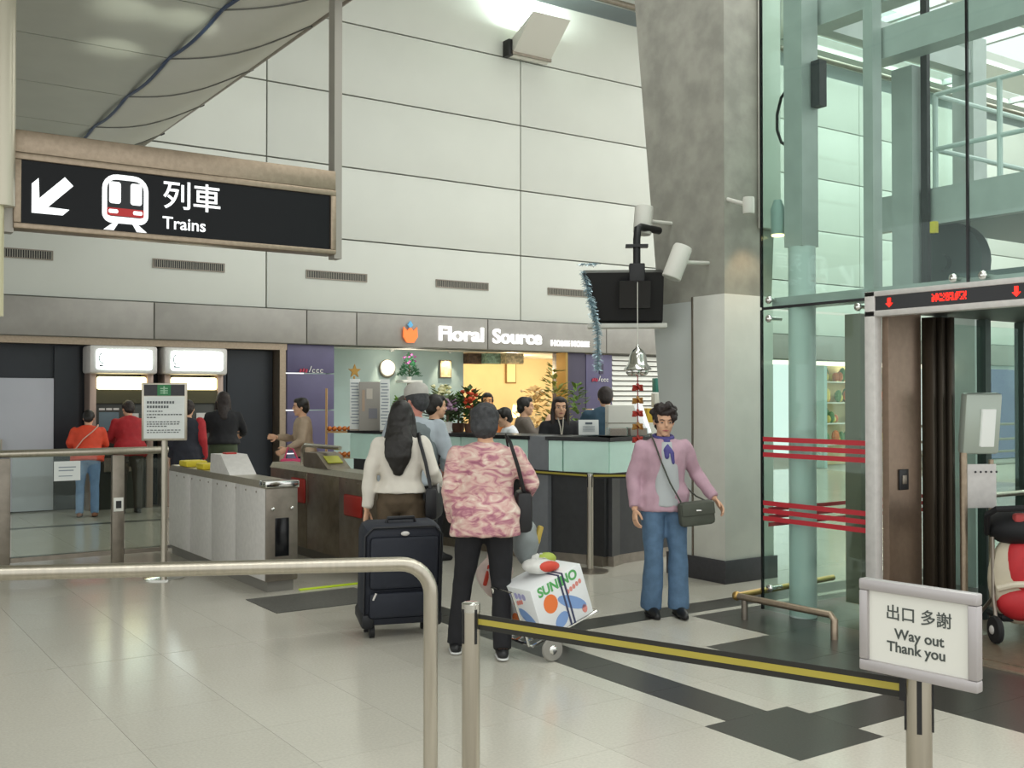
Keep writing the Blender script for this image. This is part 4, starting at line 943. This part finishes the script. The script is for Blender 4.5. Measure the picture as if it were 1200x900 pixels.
blobbag('carrier_bag', 'white carrier bag with red and green contents on the fruit carton', top, (.13, .09, .05), PLA, lambda t: (MB().ell((.02, -.06, .05), (.09, .04, .035), 12, 8).build('red_pack', mat('pack_red', 'c8402c', .5), t), MB().ell((.05, 0, .09), (.07, .05, .04), 12, 8).build('green_pack', mat('pack_green', 'a0b04a', .6), t)), -.05)
hb = at(570, 6.45)
blobbag('carrier_bag', 'pale pink carrier bag hanging low behind the black trousers', at(581, 7.0)+V((0, 0, .30)), (.125, .08, .15), mat('bag_pinkish', 'd8c4bc', .4, 0, .15, 9), lambda t: MB().box((-.10, -.05, .16), (.03, .02, .14), .01, Matrix.Rotation(.3, 3, 'Y')).build('red_stripe', mat('pack_red', '', .5), t))
blobbag('carrier_bag', 'grey translucent carrier bag hanging near the counter post', at(617, 6.95)+V((0, 0, .52)), (.10, .07, .15), mat('bag_grey', '8d9494', .35, 0, .1, 9), lambda t: MB().box((.07, -.04, .2), (.04, .03, .12), .01, Matrix.Rotation(.3, 3, 'Y')).build('yellow_pack', mat('pack_yellow', 'b8a04a', .5), t))
# ---------------------------------------------------------------- people
def remeshed(b, voxel, smooth=3, wob=0, wscale=9, seed=0):
    me = b.mesh('tmp', False); o = bpy.data.objects.new('tmp', me); COL.objects.link(o)
    m = o.modifiers.new('r', 'REMESH'); m.mode = 'VOXEL'; m.voxel_size = voxel
    if smooth: s_ = o.modifiers.new('s', 'SMOOTH'); s_.iterations = smooth; s_.factor = .5
    dg = bpy.context.evaluated_depsgraph_get(); r = bpy.data.meshes.new_from_object(o.evaluated_get(dg))
    bpy.data.objects.remove(o); bpy.data.meshes.remove(me)
    if wob:
        co = [v.co.copy() for v in r.vertices]; no = [v.normal.copy() for v in r.vertices]
        off = V((seed*3.1, seed*1.7, 0))
        for v, c, n in zip(r.vertices, co, no):
            q = V((c.x*wscale, c.y*wscale, c.z*wscale*.7+c.x*3))+off
            v.co = c+n*(noise.noise(q)+.5*noise.noise(q*2.3))*wob
    r.shade_smooth(); return r
def joinmesh(ms):
    bm = bmesh.new()
    for m in ms: bm.from_mesh(m); bpy.data.meshes.remove(m)
    me = bpy.data.meshes.new('body'); bm.to_mesh(me); bm.free(); me.shade_smooth(); return me
def hand(b, wr, d, side, palm, s, curl=.5):
    d = V(d).normalized(); n = V(palm); n = (n-d*n.dot(d)).normalized(); t = V(side); t = (t-d*t.dot(d)-n*t.dot(n)).normalized()
    b.tube([wr-d*.03*s, wr+d*.01*s, wr+d*.05*s, wr+d*.088*s], [.022*s, .028*s, .039*s, .037*s], 12, flat=.42, up=n)
    for k, (o, L, r) in enumerate(((.029, .070, .0085), (.0095, .078, .009), (-.010, .072, .0086), (-.028, .056, .0075))):
        p = wr+d*.083*s+t*o*s; a = curl*.5; pts = [p-d*.02*s, p]
        for f in (.45, .32, .23):
            dd = d*math.cos(a)+n*math.sin(a)+t*o*2.0; p = p+dd*L*f*s; pts.append(p); a += curl*.75
        b.tube(pts, [r*s*q for q in (1.05, 1.05, 1, .93, .8)], 8, rnd=True)
    p = wr+d*.022*s+t*.026*s+n*.006*s
    q = p+(d*.6+t*.75+n*.25).normalized()*.034*s; e = q+(d*.9+t*.28+n*.35).normalized()*.028*s; g = e+(d*.95+n*.4).normalized()*.022*s
    b.tube([p, q, e, g], [.014*s, .0105*s, .0095*s, .0078*s], 8, rnd=True)
SKIN = mat('skin', 'd6aa8c', .6, 0, .04, 10, spec=.3); SKINP = mat('skin_pink', 'c9897a', .6, 0, .04, 10, spec=.3)
HAIRK = mat('hair_black', '17130f', .5, 0, .2, 40, .2); HAIRB = mat('hair_dark_brown', '241a17', .6, 0, .25, 40, .3); HAIRG = mat('hair_grey_black', '37383a', .7, 0, .25, 40, .3)
LIP = mat('lips', 'a5605a', .5); EYE = mat('eye_dark', '1d1613', .2); EYEW = mat('eye_white', 'b9aea4', .3)
def person(label, loc, face_dir, h=1.6, lean=0, top=None, bottom=None, shoe=None, hair=('short', HAIRK), arms=None, legs=None, head=(0, 0), wide=1.0, hem=.84, skin=SKIN, coarse=1.0, face=True, collar=None, ease=.022, flare=0, group=None, topname='jacket', sole=None, sleeve_end=None):
    s = h/1.6
    f = V(face_dir); rz = math.atan2(-f.x, f.y)
    root = thing('person', label, 'person', (loc[0], loc[1], 0), rz, group)
    PV = V((0, 0, .92)); RL = Matrix.Rotation(-math.radians(lean), 3, 'X')
    def U(p): p = V(p); return (PV+RL @ (p-PV))*s
    def D(p): return V(p)*s
    arms = arms or {}; legs = legs or {}
    A = {}
    for k, sx in (('L', -1), ('R', 1)):
        e, w = arms.get(k, ((sx*.215*wide, -.03, 1.06), (sx*.225*wide, .05, .83)))
        A[k] = (V((sx*.158*wide, -.005, 1.295)), V(e), V(w))
    Lg = {}
    for k, sx in (('L', -1), ('R', 1)):
        kn, an = legs.get(k, ((sx*.10, .02, .47), (sx*.105, -.02, .08)))
        Lg[k] = (V((sx*.088, 0, .87)), V(kn), V(an))
    TR = [(.79, .10, .085, 0), (.86, .152, .11, -.012), (.93, .16, .108, -.012), (1.02, .130, .094, 0), (1.10, .134, .098, .004), (1.20, .150, .104, .006), (1.27, .152, .096, .002), (1.325, .112, .075, -.008), (1.36, .055, .055, -.01)]
    def torso(b, e, z0=None, z1=None, n=18, flare_=0):
        rs = []
        for z, rx, ry, oy in TR:
            if z0 is not None and (z < z0-.001 or (z0 < .85 and z < .85)): continue
            if z1 is not None and z > z1+.001: continue
            g = .016 if (z0 is not None and z < 1.0) else 0; rs.append((z, rx*wide+e+g, ry+e+g, oy))
        if z0 is not None and z0 not in [r[0] for r in rs]:
            q = min(TR, key=lambda t: abs(t[0]-z0)); q = q if z0 > .85 else TR[2]; rs.insert(0, (z0, q[1]*wide+e+flare_, q[2]+e+flare_, q[3]))
        b.rings([[U((rx*math.cos(2*PI*k/n), oy+ry*math.sin(2*PI*k/n), z)) for k in range(n)] for z, rx, ry, oy in rs])
    vb = .013*coarse
    # body: one surface (trunk, neck, limbs), fine head and hands joined on
    b = MB(); torso(b, -.008)
    for k in 'LR':
        sh, el, wr = A[k]; d = (wr-el).normalized()
        b.tube([U(sh), U(sh.lerp(el, .5)), U(el), U(el.lerp(wr, .35)), U(wr+d*.01)], [.046*s, .043*s, .036*s, .036*s, .026*s], 12, rnd=True)
        hp, kn, an = Lg[k]
        b.tube([D(hp), D(hp.lerp(kn, .5)), D(kn), D(kn.lerp(an, .35)), D(an)], [.082*s, .07*s, .05*s, .05*s, .034*s], 12, rnd=True)
        b.tube([D(an+V((0, -.03, -.035))), D(an+V((0, .06, -.04))), D(an+V((0, .14, -.055)))], [.034*s, .035*s, .02*s], 10, rnd=True)
    HC = V((0, .015, 1.484)); HR = RL.inverted() if False else Matrix.Identity(3)
    HRt = RL @ Matrix.Rotation(math.radians(head[0]), 3, 'Z') @ Matrix.Rotation(math.radians(head[1]), 3, 'X')
    hc0 = U(HC)
    def Hd(p): return hc0+(HRt @ V(p))*s
    b.tube([U((0, -.01, 1.32)), U((0, -.005, 1.37)), Hd((0, -.012, -.06))], [.058*s, .052*s, .05*s], 12, rnd=True)
    m1 = remeshed(b, vb*s, 4)
    b = MB()
    b.ell(Hd((0, -.012, .032)), (.073*s, .09*s, .08*s), 20, 14, HRt); b.ell(Hd((0, .018, -.035)), (.060*s, .066*s, .075*s), 18, 12, HRt)
    b.ell(Hd((0, .045, -.088)), (.032*s, .034*s, .024*s), 12, 8, HRt)
    b.tube([Hd((0, .075, .02)), Hd((0, .094, -.018)), Hd((0, .078, -.03))], [.008*s, .0135*s, .009*s], 8, rnd=True)
    b.ell(Hd((0, .072, .028)), (.045*s, .014*s, .010*s), 12, 8, HRt)
    b.tube([Hd((0, -.02, -.05)), U((0, -.008, 1.375))], [.05*s, .051*s], 12, rnd=True)
    for sx in (-1, 1):
        b.ell(Hd((sx*.073, -.012, -.008)), (.010*s, .02*s, .031*s), 10, 8, HRt); b.ell(Hd((sx*.036, .055, -.025)), (.024*s, .02*s, .02*s), 10, 8, HRt)
    m2 = remeshed(b, .0062*s*(1 if coarse < 1.2 else 1.3), 3)
    b = MB()
    for k, sx in (('L', -1), ('R', 1)):
        sh, el, wr = A[k]; d = RL @ (wr-el).normalized()
        hand(b, U(wr)+d*.012*s, d, RL @ V((-sx*.25, 1, 0)), RL @ V((-sx, -.15, 0)), s*.97, .55)
    m3 = remeshed(b, .0042*s*(1 if coarse < 1.2 else 1.25), 1)
    link('body', joinmesh([m1, m2, m3]), skin, root)
    # face
    if face:
        for sx in (-1, 1):
            e = MB().ell(Hd((sx*.031, .0755, .004)), (.0125*s, .006*s, .0045*s), 10, 7, HRt).build('eye', EYEW, root)
            MB().ell(Hd((sx*.031, .0805, .004)), (.0058*s, .0035*s, .0046*s), 8, 6, HRt).build('iris', EYE, e)
            MB().tube([Hd((sx*.016, .082, .024)), Hd((sx*.032, .082, .029)), Hd((sx*.048, .072, .024))], .0036*s, 5).build('eyebrow', hair[1], root)
        MB().tube([Hd((-.022, .074, -.058)), Hd((0, .083, -.056)), Hd((.022, .074, -.058))], [.003*s, .0075*s, .003*s], 7, rnd=True).build('lips', LIP, root)
    # hair
    st, hm = hair; b = MB(); wob = .004
    if st != 'none':
        up = .012 if st != 'curly' else .022
        b.ell(Hd((0, -.026, .040)), (.083*s, .092*s, .084*s), 20, 14, HRt)
        b.ell(Hd((0, -.055, -.01)), (.074*s, .062*s, .085*s), 16, 12, HRt)
        b.ell(Hd((0, .035, .082)), (.062*s, .045*s, .032*s), 14, 10, HRt)
        for sx in (-1, 1): b.ell(Hd((sx*.066, -.015, .03)), (.02*s, .055*s, .05*s), 12, 8, HRt)
        if st == 'long':
            b.tube([Hd((0, -.06, .02)), Hd((0, -.078, -.08)), U((0, -.115, 1.30)), U((.0, -.125, 1.19)), U((.0, -.122, 1.10))], [.085*s, .092*s, .105*s, .098*s, .05*s], 18, flat=.42, up=(0, 1, 0), rnd=True)
            for sx in (-1, 1): b.tube([Hd((sx*.066, -.01, .02)), Hd((sx*.080, -.005, -.06)), U((sx*.095, -.03, 1.33))], [.03*s, .032*s, .03*s], 10, rnd=True)
        if st == 'longfront':
            for sx in (-1, 1): b.tube([Hd((sx*.055, .02, .07)), Hd((sx*.080, .015, -.03)), Hd((sx*.082, .03, -.12)), U((sx*.085, .075, 1.25))], [.024*s, .026*s, .028*s, .018*s], 10, rnd=True)
            b.tube([Hd((0, -.06, .02)), Hd((0, -.07, -.09)), U((0, -.10, 1.28))], [.085*s, .085*s, .07*s], 14, flat=.45, up=(0, 1, 0), rnd=True)
        if st == 'curly':
            wob = .012; rr_ = random.Random(label)
            for k in range(26):
                a = rr_.uniform(0, 6.28); e = rr_.uniform(-.1, 1.3); b.ell(Hd((.082*math.cos(a)*math.cos(e), -.025+.095*math.sin(a)*math.cos(e) if math.sin(a) < .55 else .055, .045+.085*math.sin(e))), (.03*s, .03*s, .028*s), 8, 6)
        if st == 'bob':
            b.ell(Hd((0, -.045, -.02)), (.092*s, .075*s, .09*s), 16, 12, HRt); b.ell(Hd((0, -.02, .05)), (.094*s, .1*s, .085*s), 18, 12, HRt); wob = .010
        link('hair', remeshed(b, .0085*s*min(coarse, 1.3), 2, wob*s, 30), hm, root)
    # clothes
    if bottom is not None:
        b = MB(); torso(b, .010, z1=1.02)
        for k in 'LR':
            hp, kn, an = Lg[k]; d = (kn-an).normalized()
            b.tube([D(hp), D(hp.lerp(kn, .5)), D(kn), D(kn.lerp(an, .5)), D(an+V((0, 0, -.025)))], [.098*s, .086*s, (.066+flare*.3)*s, (.062+flare*.8)*s, (.060+flare)*s], 14)
        link('trousers', remeshed(b, vb*s, 3, .006*s, 10, len(label)), bottom, root)
    if top is not None:
        b = MB(); torso(b, ease, z0=hem, flare_=.016)
        for k in 'LR':
            sh, el, wr = A[k]
            end = wr if sleeve_end is None else el.lerp(wr, sleeve_end)
            b.tube([U(sh), U(sh.lerp(el, .5)), U(el), U(el.lerp(wr, .4)), U(end)], [.061*s, .060*s, .055*s, .052*s, .043*s], 14, rnd=False)
            b.ell(U(sh+V((0, 0, -.012))), (.064*s, .060*s, .062*s), 12, 8)
        b.tube([U((0, -.012, 1.30)), U((0, -.012, 1.362))], [.075*s, .064*s], 14)
        link(topname, remeshed(b, vb*s, 3, .009*s, 11, len(label)+2), top, root)
        if collar is not None:
            MB().tube([U((.064*math.cos(a), -.012+.06*math.sin(a), 1.352+(.015 if math.sin(a) < 0 else -.02))) for a in [2*PI*k/14 for k in range(15)]], .014*s, 8).build('collar', collar, root)
    for k in 'LR':
        hp, kn, an = Lg[k]; b = MB()
        b.tube([D(an+V((0, -.045, -.045))), D(an+V((0, .03, -.035))), D(an+V((0, .10, -.048))), D(an+V((0, .165, -.056)))], [.036*s, .043*s, .042*s, .026*s], 12, rnd=True)
        for v in b.bm.verts: v.co.z = max(v.co.z, D(an).z-.078*s)
        o = b.build('shoe', shoe or BLACK, root)
        sb = MB().tube([D(an+V((0, -.06, -.07))), D(an+V((0, .06, -.07))), D(an+V((0, .16, -.07)))], [.036*s, .046*s, .028*s], 12, flat=.22, up=(0, 0, 1), rnd=True).build('sole', sole or RUBBER, o)
    return root, U, Hd, s
def loc_(px, d): v = at(px, d); return (v.x, v.y)
FLORAL = mat('floral_fabric', 'd9aFa0', .7, 0, 0, 9, 0, stretch=(1, 1, 2.2), col2='d9aFa0')
def floral():
    m = FLORAL; nt = m.node_tree; r = next(n for n in nt.nodes if n.type == 'VALTORGB'); e = r.color_ramp
    e.elements[0].position = .30; e.elements[0].color = lin('94566a'); e.elements[1].position = .72; e.elements[1].color = lin('e6d6c8')
    for p, c in ((.42, 'b57c88'), (.5, 'cda39c'), (.6, 'd6bcb0')):
        q = e.elements.new(p); q.color = lin(c)
    nz = next(n for n in nt.nodes if n.type == 'TEX_NOISE'); nz.inputs['Distortion'].default_value = 1.4
floral()
JEAN = mat('denim', '54708c', .8, 0, .12, 18); BLKT = mat('black_cloth', '16161a', .85, 0, .1, 20); WHT = mat('white_cloth', 'd8d2c6', .8, 0, .03, 10); BRN = mat('brown_cloth', '5a4c3a', .85, 0, .08, 20)
AW = V((.45, .89, 0))
# woman in floral jacket, walking away
r1, U1, H1, s1 = person('woman in pink floral jacket and black trousers pulling the fruit carton cart', loc_(569, 6.68), (.50, .87, 0), 1.575, 4, FLORAL, BLKT, BLACK, ('bob', HAIRG),
    arms={'R': ((.30, -.02, 1.09), (.29, .20, 1.03)), 'L': ((-.235, -.03, 1.05), (-.20, .10, .86))}, legs={'L': ((-.14, .05, .48), (-.19, .06, .08)), 'R': ((.10, .01, .47), (.10, -.14, .085))}, head=(-8, -6), wide=1.16, hem=.76, sole=mat('sole_white', 'd8d8d4', .6), ease=.032, topname='floral_jacket')
# woman in white top with long hair
r2, U2, H2, s2 = person('woman with long black hair in white top and brown trousers, behind suitcase', loc_(470, 7.72), (.62, .78, 0), 1.60, 2, WHT, BRN, BLACK, ('long', HAIRK),
    arms={'L': ((-.22, -.05, 1.07), (-.24, -.06, .82)), 'R': ((.24, -.04, 1.08), (.26, .12, .98))}, head=(0, -4), hem=.93, wide=1.0, topname='white_top')
# man in cap and grey vest
GREYV = mat('grey_vest', '6d7678', .8, 0, .06, 12); LGT = mat('pale_blue_shirt', 'a4adb4', .8, 0, .05, 12)
r3, U3, H3, s3 = person('tall man in pale cap and grey vest beside the long haired woman', loc_(486, 8.6), (.55, .83, 0), 1.73, 5, LGT, BLKT, BLACK, ('short', HAIRG), wide=1.08, arms={'R': ((.25, -.02, 1.06), (.22, .2, .98))}, head=(48, -8), skin=SKINP, topname='shirt')
b = MB(); n = 16
b.rings([[U3((rx*math.cos(2*PI*k/n), oy+ry*math.sin(2*PI*k/n), z)) for k in range(n)] for z, rx, ry, oy in ((.86, .195, .145, -.01), (1.0, .175, .14, 0), (1.15, .18, .142, .004), (1.26, .165, .138, .002), (1.33, .11, .09, -.01))])
link('vest', remeshed(b, .014, 2, .006, 10, 4), GREYV, r3)
b = MB(); hr = lambda p: H3(p)
b.rings([[H3((r*math.cos(2*PI*k/18), -.018+r*1.14*math.sin(2*PI*k/18), z)) for k in range(18)] for r, z in ((.088, .035), (.09, .06), (.085, .095), (.066, .122), (.03, .137))])
b.build('cap', mat('cap_pale', 'b5b2ab', .8, 0, .05, 20), r3)
b = MB(); b.rings([[H3((x, y, z+dz)) for x, y, z in ((-.075, .06, .045), (-.06, .13, .035), (0, .165, .032), (.06, .13, .035), (.075, .06, .045), (0, .05, .05))] for dz in (0, .006)]); b.build('cap_brim', mat('cap_grey', '8a8a88', .8), r3)
# woman walking towards the camera
PINK = mat('pink_cardigan', 'ba99a6', .85, 0, .05, 14)
r4, U4, H4, s4 = person('woman in pink cardigan and flared jeans walking past the concrete column', loc_(777, 7.88), (-.42, -.91, 0), 1.565, 1, PINK, JEAN, BLACK, ('curly', HAIRB),
    arms={'R': ((.235, -.02, 1.06), (.245, .06, .83)), 'L': ((-.27, -.04, 1.08), (-.375, .09, .90))}, legs={'R': ((.09, .05, .47), (.10, .00, .08)), 'L': ((-.10, .05, .48), (-.10, .06, .085))}, head=(-6, -10), flare=.022, hem=.80, wide=1.05, ease=.026, topname='cardigan')
b = MB(); n = 14
b.rings([[U4((.060*w*math.cos(2*PI*k/n), .095+yo+.045*math.sin(2*PI*k/n), z)) for k in range(n)] for z, w, yo in ((.84, 1.7, .004), (1.0, 1.6, .0), (1.15, 1.45, .004), (1.26, 1.15, -.006), (1.33, .8, -.035))])
link('shirt_front', remeshed(b, .009, 2, .003), mat('pale_grey_shirt', 'b5babb', .8), r4)
SCF = mat('scarf_purple', '4f4a86', .8, 0, .1, 20)
b = MB(); b.tube([U4((.07*math.cos(a), -.008+.072*math.sin(a), 1.362-.012*math.sin(a))) for a in [2*PI*k/16 for k in range(17)]], .018, 8); b.ell(U4((.0, .085, 1.33)), (.028, .02, .022), 10, 7)
b.tube([U4((0, .09, 1.33)), U4((-.03, .125, 1.25)), U4((-.035, .135, 1.18))], [.014, .024, .02], 8, flat=.5, rnd=True).tube([U4((0, .09, 1.33)), U4((.02, .125, 1.27)), U4((.015, .135, 1.22))], [.014, .022, .02], 8, flat=.5, rnd=True)
link('scarf', remeshed(b, .006, 1), SCF, r4)
# bags carried
def localbag(par, name, label, f):
    t = thing(name, label, 'bag', par.location, par.rotation_euler.z); f(t); return t
OLV = mat('olive_bag', '4c5046', .7, 0, .06, 20)
def olive(t):
    MB().box((-.20, .165, .775), (.27, .09, .18), .03, Matrix.Rotation(.10, 3, 'Y')).build('bag_body', OLV, t)
    MB().box((-.20, .213, .81), (.25, .015, .09), .006, Matrix.Rotation(.10, 3, 'Y')).build('flap', OLV, t)
    MB().box((-.20, .223, .80), (.04, .006, .012), .002).build('clasp', CHROME, t)
    MB().tube([(-.08, .17, .86), (-.0, .165, 1.0), (.06, .15, 1.15), (.10, .10, 1.30), (.10, .02, 1.345), (.05, -.10, 1.28), (-.1, -.16, 1.05), (-.27, -.03, .88), (-.31, .14, .85)], .012, 8, flat=.5).build('strap', OLV, t)
localbag(r4, 'shoulder_bag', 'olive grey shoulder bag worn by the woman in pink cardigan', olive)
BAGK = mat('bag_black', '17171a', .5)
def blackbag(t):
    MB().box((.245, .0, .86), (.10, .30, .24), .04).build('bag_body', BAGK, t); MB().box((.29, -.09, .97), (.012, .05, .07), .004).build('tag', mat('tag_grey', '9a9a98', .5), t)
    MB().tube([(.24, -.12, .96), (.20, -.10, 1.15), (.15, -.07, 1.31), (.13, .0, 1.365), (.15, .08, 1.30), (.23, .11, 1.1), (.25, .12, .97)], .013, 8, flat=.5).build('strap', BAGK, t)
localbag(r2, 'shoulder_bag', 'black shoulder bag of the long haired woman in white', blackbag)
def fbag(t):
    MB().box((.245, .06, .90), (.10, .26, .26), .035).build('bag_body', BAGK, t); MB().tube([(.25, -.02, 1.0), (.20, -.13, 1.18), (.15, -.1, 1.345), (.13, .0, 1.385), (.16, .13, 1.26), (.26, .16, 1.0)], .014, 8, flat=.5).build('strap', BAGK, t)
localbag(r1, 'shoulder_bag', 'black shoulder bag hanging from the floral jacket shoulder', fbag)

# people further off
C_ = 1.5
BEI = mat('beige_jacket', 'a8957f', .8, 0, .06, 12)
r5 = person('person in beige jacket with pink bag walking before the purple panel', loc_(357, 13.6), (-.85, .3, 0), 1.63, 4, BEI, mat('dark_blue_cloth', '2c3448', .8), BLACK, ('short', HAIRK), arms={'R': ((.2, .1, 1.08), (.1, .32, 1.12)), 'L': ((-.21, .04, 1.06), (-.2, .22, .98))}, coarse=C_, hem=.86)[0]
localbag(r5, 'hand_bag', 'bright pink bag carried by the person in beige', lambda t: (MB().bx(-.34, -.22, .05, .32, .62, .86, .03).build('bag_body', mat('hot_pink', 'c8406a', .6), t), MB().tube([(-.28, .1, .85), (-.26, .16, .98), (-.24, .22, 1.0), (-.27, .27, .85)], .01, 6).build('strap', mat('hot_pink', '', .6), t)))
ORJ = mat('orange_jacket', 'd9482a', .7, 0, .06, 12)
r6, U6, H6, s6 = person('person in orange jacket and pale jeans facing the ticket machine', loc_(103, 14.4), (.30, .95, 0), 1.47, 14, ORJ, mat('pale_denim', '6f8bb0', .8, 0, .08, 14), mat('tan_shoe', '8a5a44', .7), ('short', HAIRK), arms={'R': ((.25, .1, 1.1), (.18, .34, 1.1)), 'L': ((-.26, .0, 1.1), (-.24, .2, 1.06))}, coarse=C_, hem=.82, ease=.04, wide=1.2, face=False, head=(0, -12))
MB().tube([U6((-.16, -.135, .98)), U6((-.05, -.158, 1.13)), U6((.08, -.155, 1.25)), U6((.14, -.10, 1.33)), U6((.13, .0, 1.375))], .016, 8, flat=.5).build('strap', mat('strap_pale', 'e0b8a8', .7), r6)
person('person in red jacket bending over the ticket machine screen', loc_(153, 14.9), (.1, 1, 0), 1.62, 20, mat('red_jacket', 'a8222a', .75, 0, .08, 12), mat('dark_trouser', '3a352e', .85), BLACK, ('short', HAIRB), arms={'R': ((.25, .08, 1.08), (.16, .34, 1.12)), 'L': ((-.25, .08, 1.08), (-.16, .34, 1.12))}, coarse=C_, hem=.78, ease=.035, wide=1.12, face=False, head=(10, -8))
r7, U7, H7, s7 = person('person in navy clothes with red sleeve hidden behind the notice', loc_(219, 14.2), (.5, .87, 0), 1.60, 8, mat('navy_coat', '22242e', .8, 0, .08, 12), BLKT, BLACK, ('short', HAIRB), coarse=C_, face=False, hem=.70, ease=.03)
b = MB(); b.tube([U7((.165, -.0, 1.30)), U7((.215, -.03, 1.06)), U7((.225, .05, .84))], [.072, .062, .05], 10, rnd=True); link('red_sleeve', remeshed(b, .014, 2, .005), mat('red_jacket', ''), r7)
person('person in black jacket and green trousers at the far ticket machine', loc_(262, 14.9), (.25, .97, 0), 1.72, 4, mat('black_jacket', '18191d', .8, 0, .08, 12), mat('green_trouser', '4e5a44', .85), BLACK, ('longfront', HAIRB), arms={'R': ((.27, .06, 1.08), (.26, .3, 1.04)), 'L': ((-.25, .1, 1.1), (-.12, .34, 1.12))}, coarse=C_, face=False, hem=.90, ease=.035, wide=1.1)
# around the counter
r8, U8, H8, s8 = person('clerk woman in black jacket facing out from inside the counter', loc_(655, 11.75), (-.42, -.9, 0), 1.64, 3, BLKT, BLKT, BLACK, ('longfront', HAIRB), coarse=C_, collar=mat('black_cloth', ''), arms={'R': ((.22, .1, 1.06), (.12, .3, 1.0)), 'L': ((-.22, .1, 1.06), (-.12, .3, 1.0))})
b = MB(); b.tube([U8((-.03, .06, 1.375)), U8((-.015, .118, 1.29)), U8((.0, .132, 1.16))], .006, 6).tube([U8((.03, .06, 1.375)), U8((.015, .118, 1.29)), U8((.0, .132, 1.16))], .006, 6); b.box(U8((0, .14, 1.14)), (.022, .006, .035)); b.build('lanyard', mat('lanyard_grey', 'c9c2b4', .5), r8)
person('man in white shirt seen from the side inside the counter', loc_(604, 12.3), (-.9, .35, 0), 1.53, 14, mat('white_shirt', 'e4e8ec', .8), BLKT, BLACK, ('short', HAIRK), coarse=C_)
person('dark haired man in grey brown jacket in profile inside the counter', loc_(613, 13.1), (.75, -.45, 0), 1.64, 2, mat('grey_brown', '6b625a', .8, 0, .06, 12), BLKT, BLACK, ('short', HAIRK), coarse=C_, arms={'R': ((.2, .12, 1.12), (.06, .26, 1.30))})
person('person with orange collar far back before the cream wall', loc_(571, 15.0), (-.5, -.86, 0), 1.70, 2, mat('orange_shirt', 'cf7a3c', .8), BLKT, BLACK, ('short', HAIRK), coarse=C_, skin=mat('skin_warm', 'd89a66', .6))
person('dark haired person in black half hidden behind the man in cap', loc_(507, 10.6), (.9, -.2, 0), 1.66, 3, BLKT, BLKT, BLACK, ('short', HAIRK), coarse=C_)
person('person in teal jacket leaning over the counter, back turned', loc_(711, 12.5), (.55, .83, 0), 1.78, 14, mat('teal_jacket', '2f4a5c', .8, 0, .08, 12), BLKT, BLACK, ('short', HAIRB), coarse=C_, face=False, ease=.045, wide=1.25, arms={'R': ((.30, .12, 1.1), (.2, .36, 1.12)), 'L': ((-.3, .12, 1.1), (-.2, .38, 1.12))})
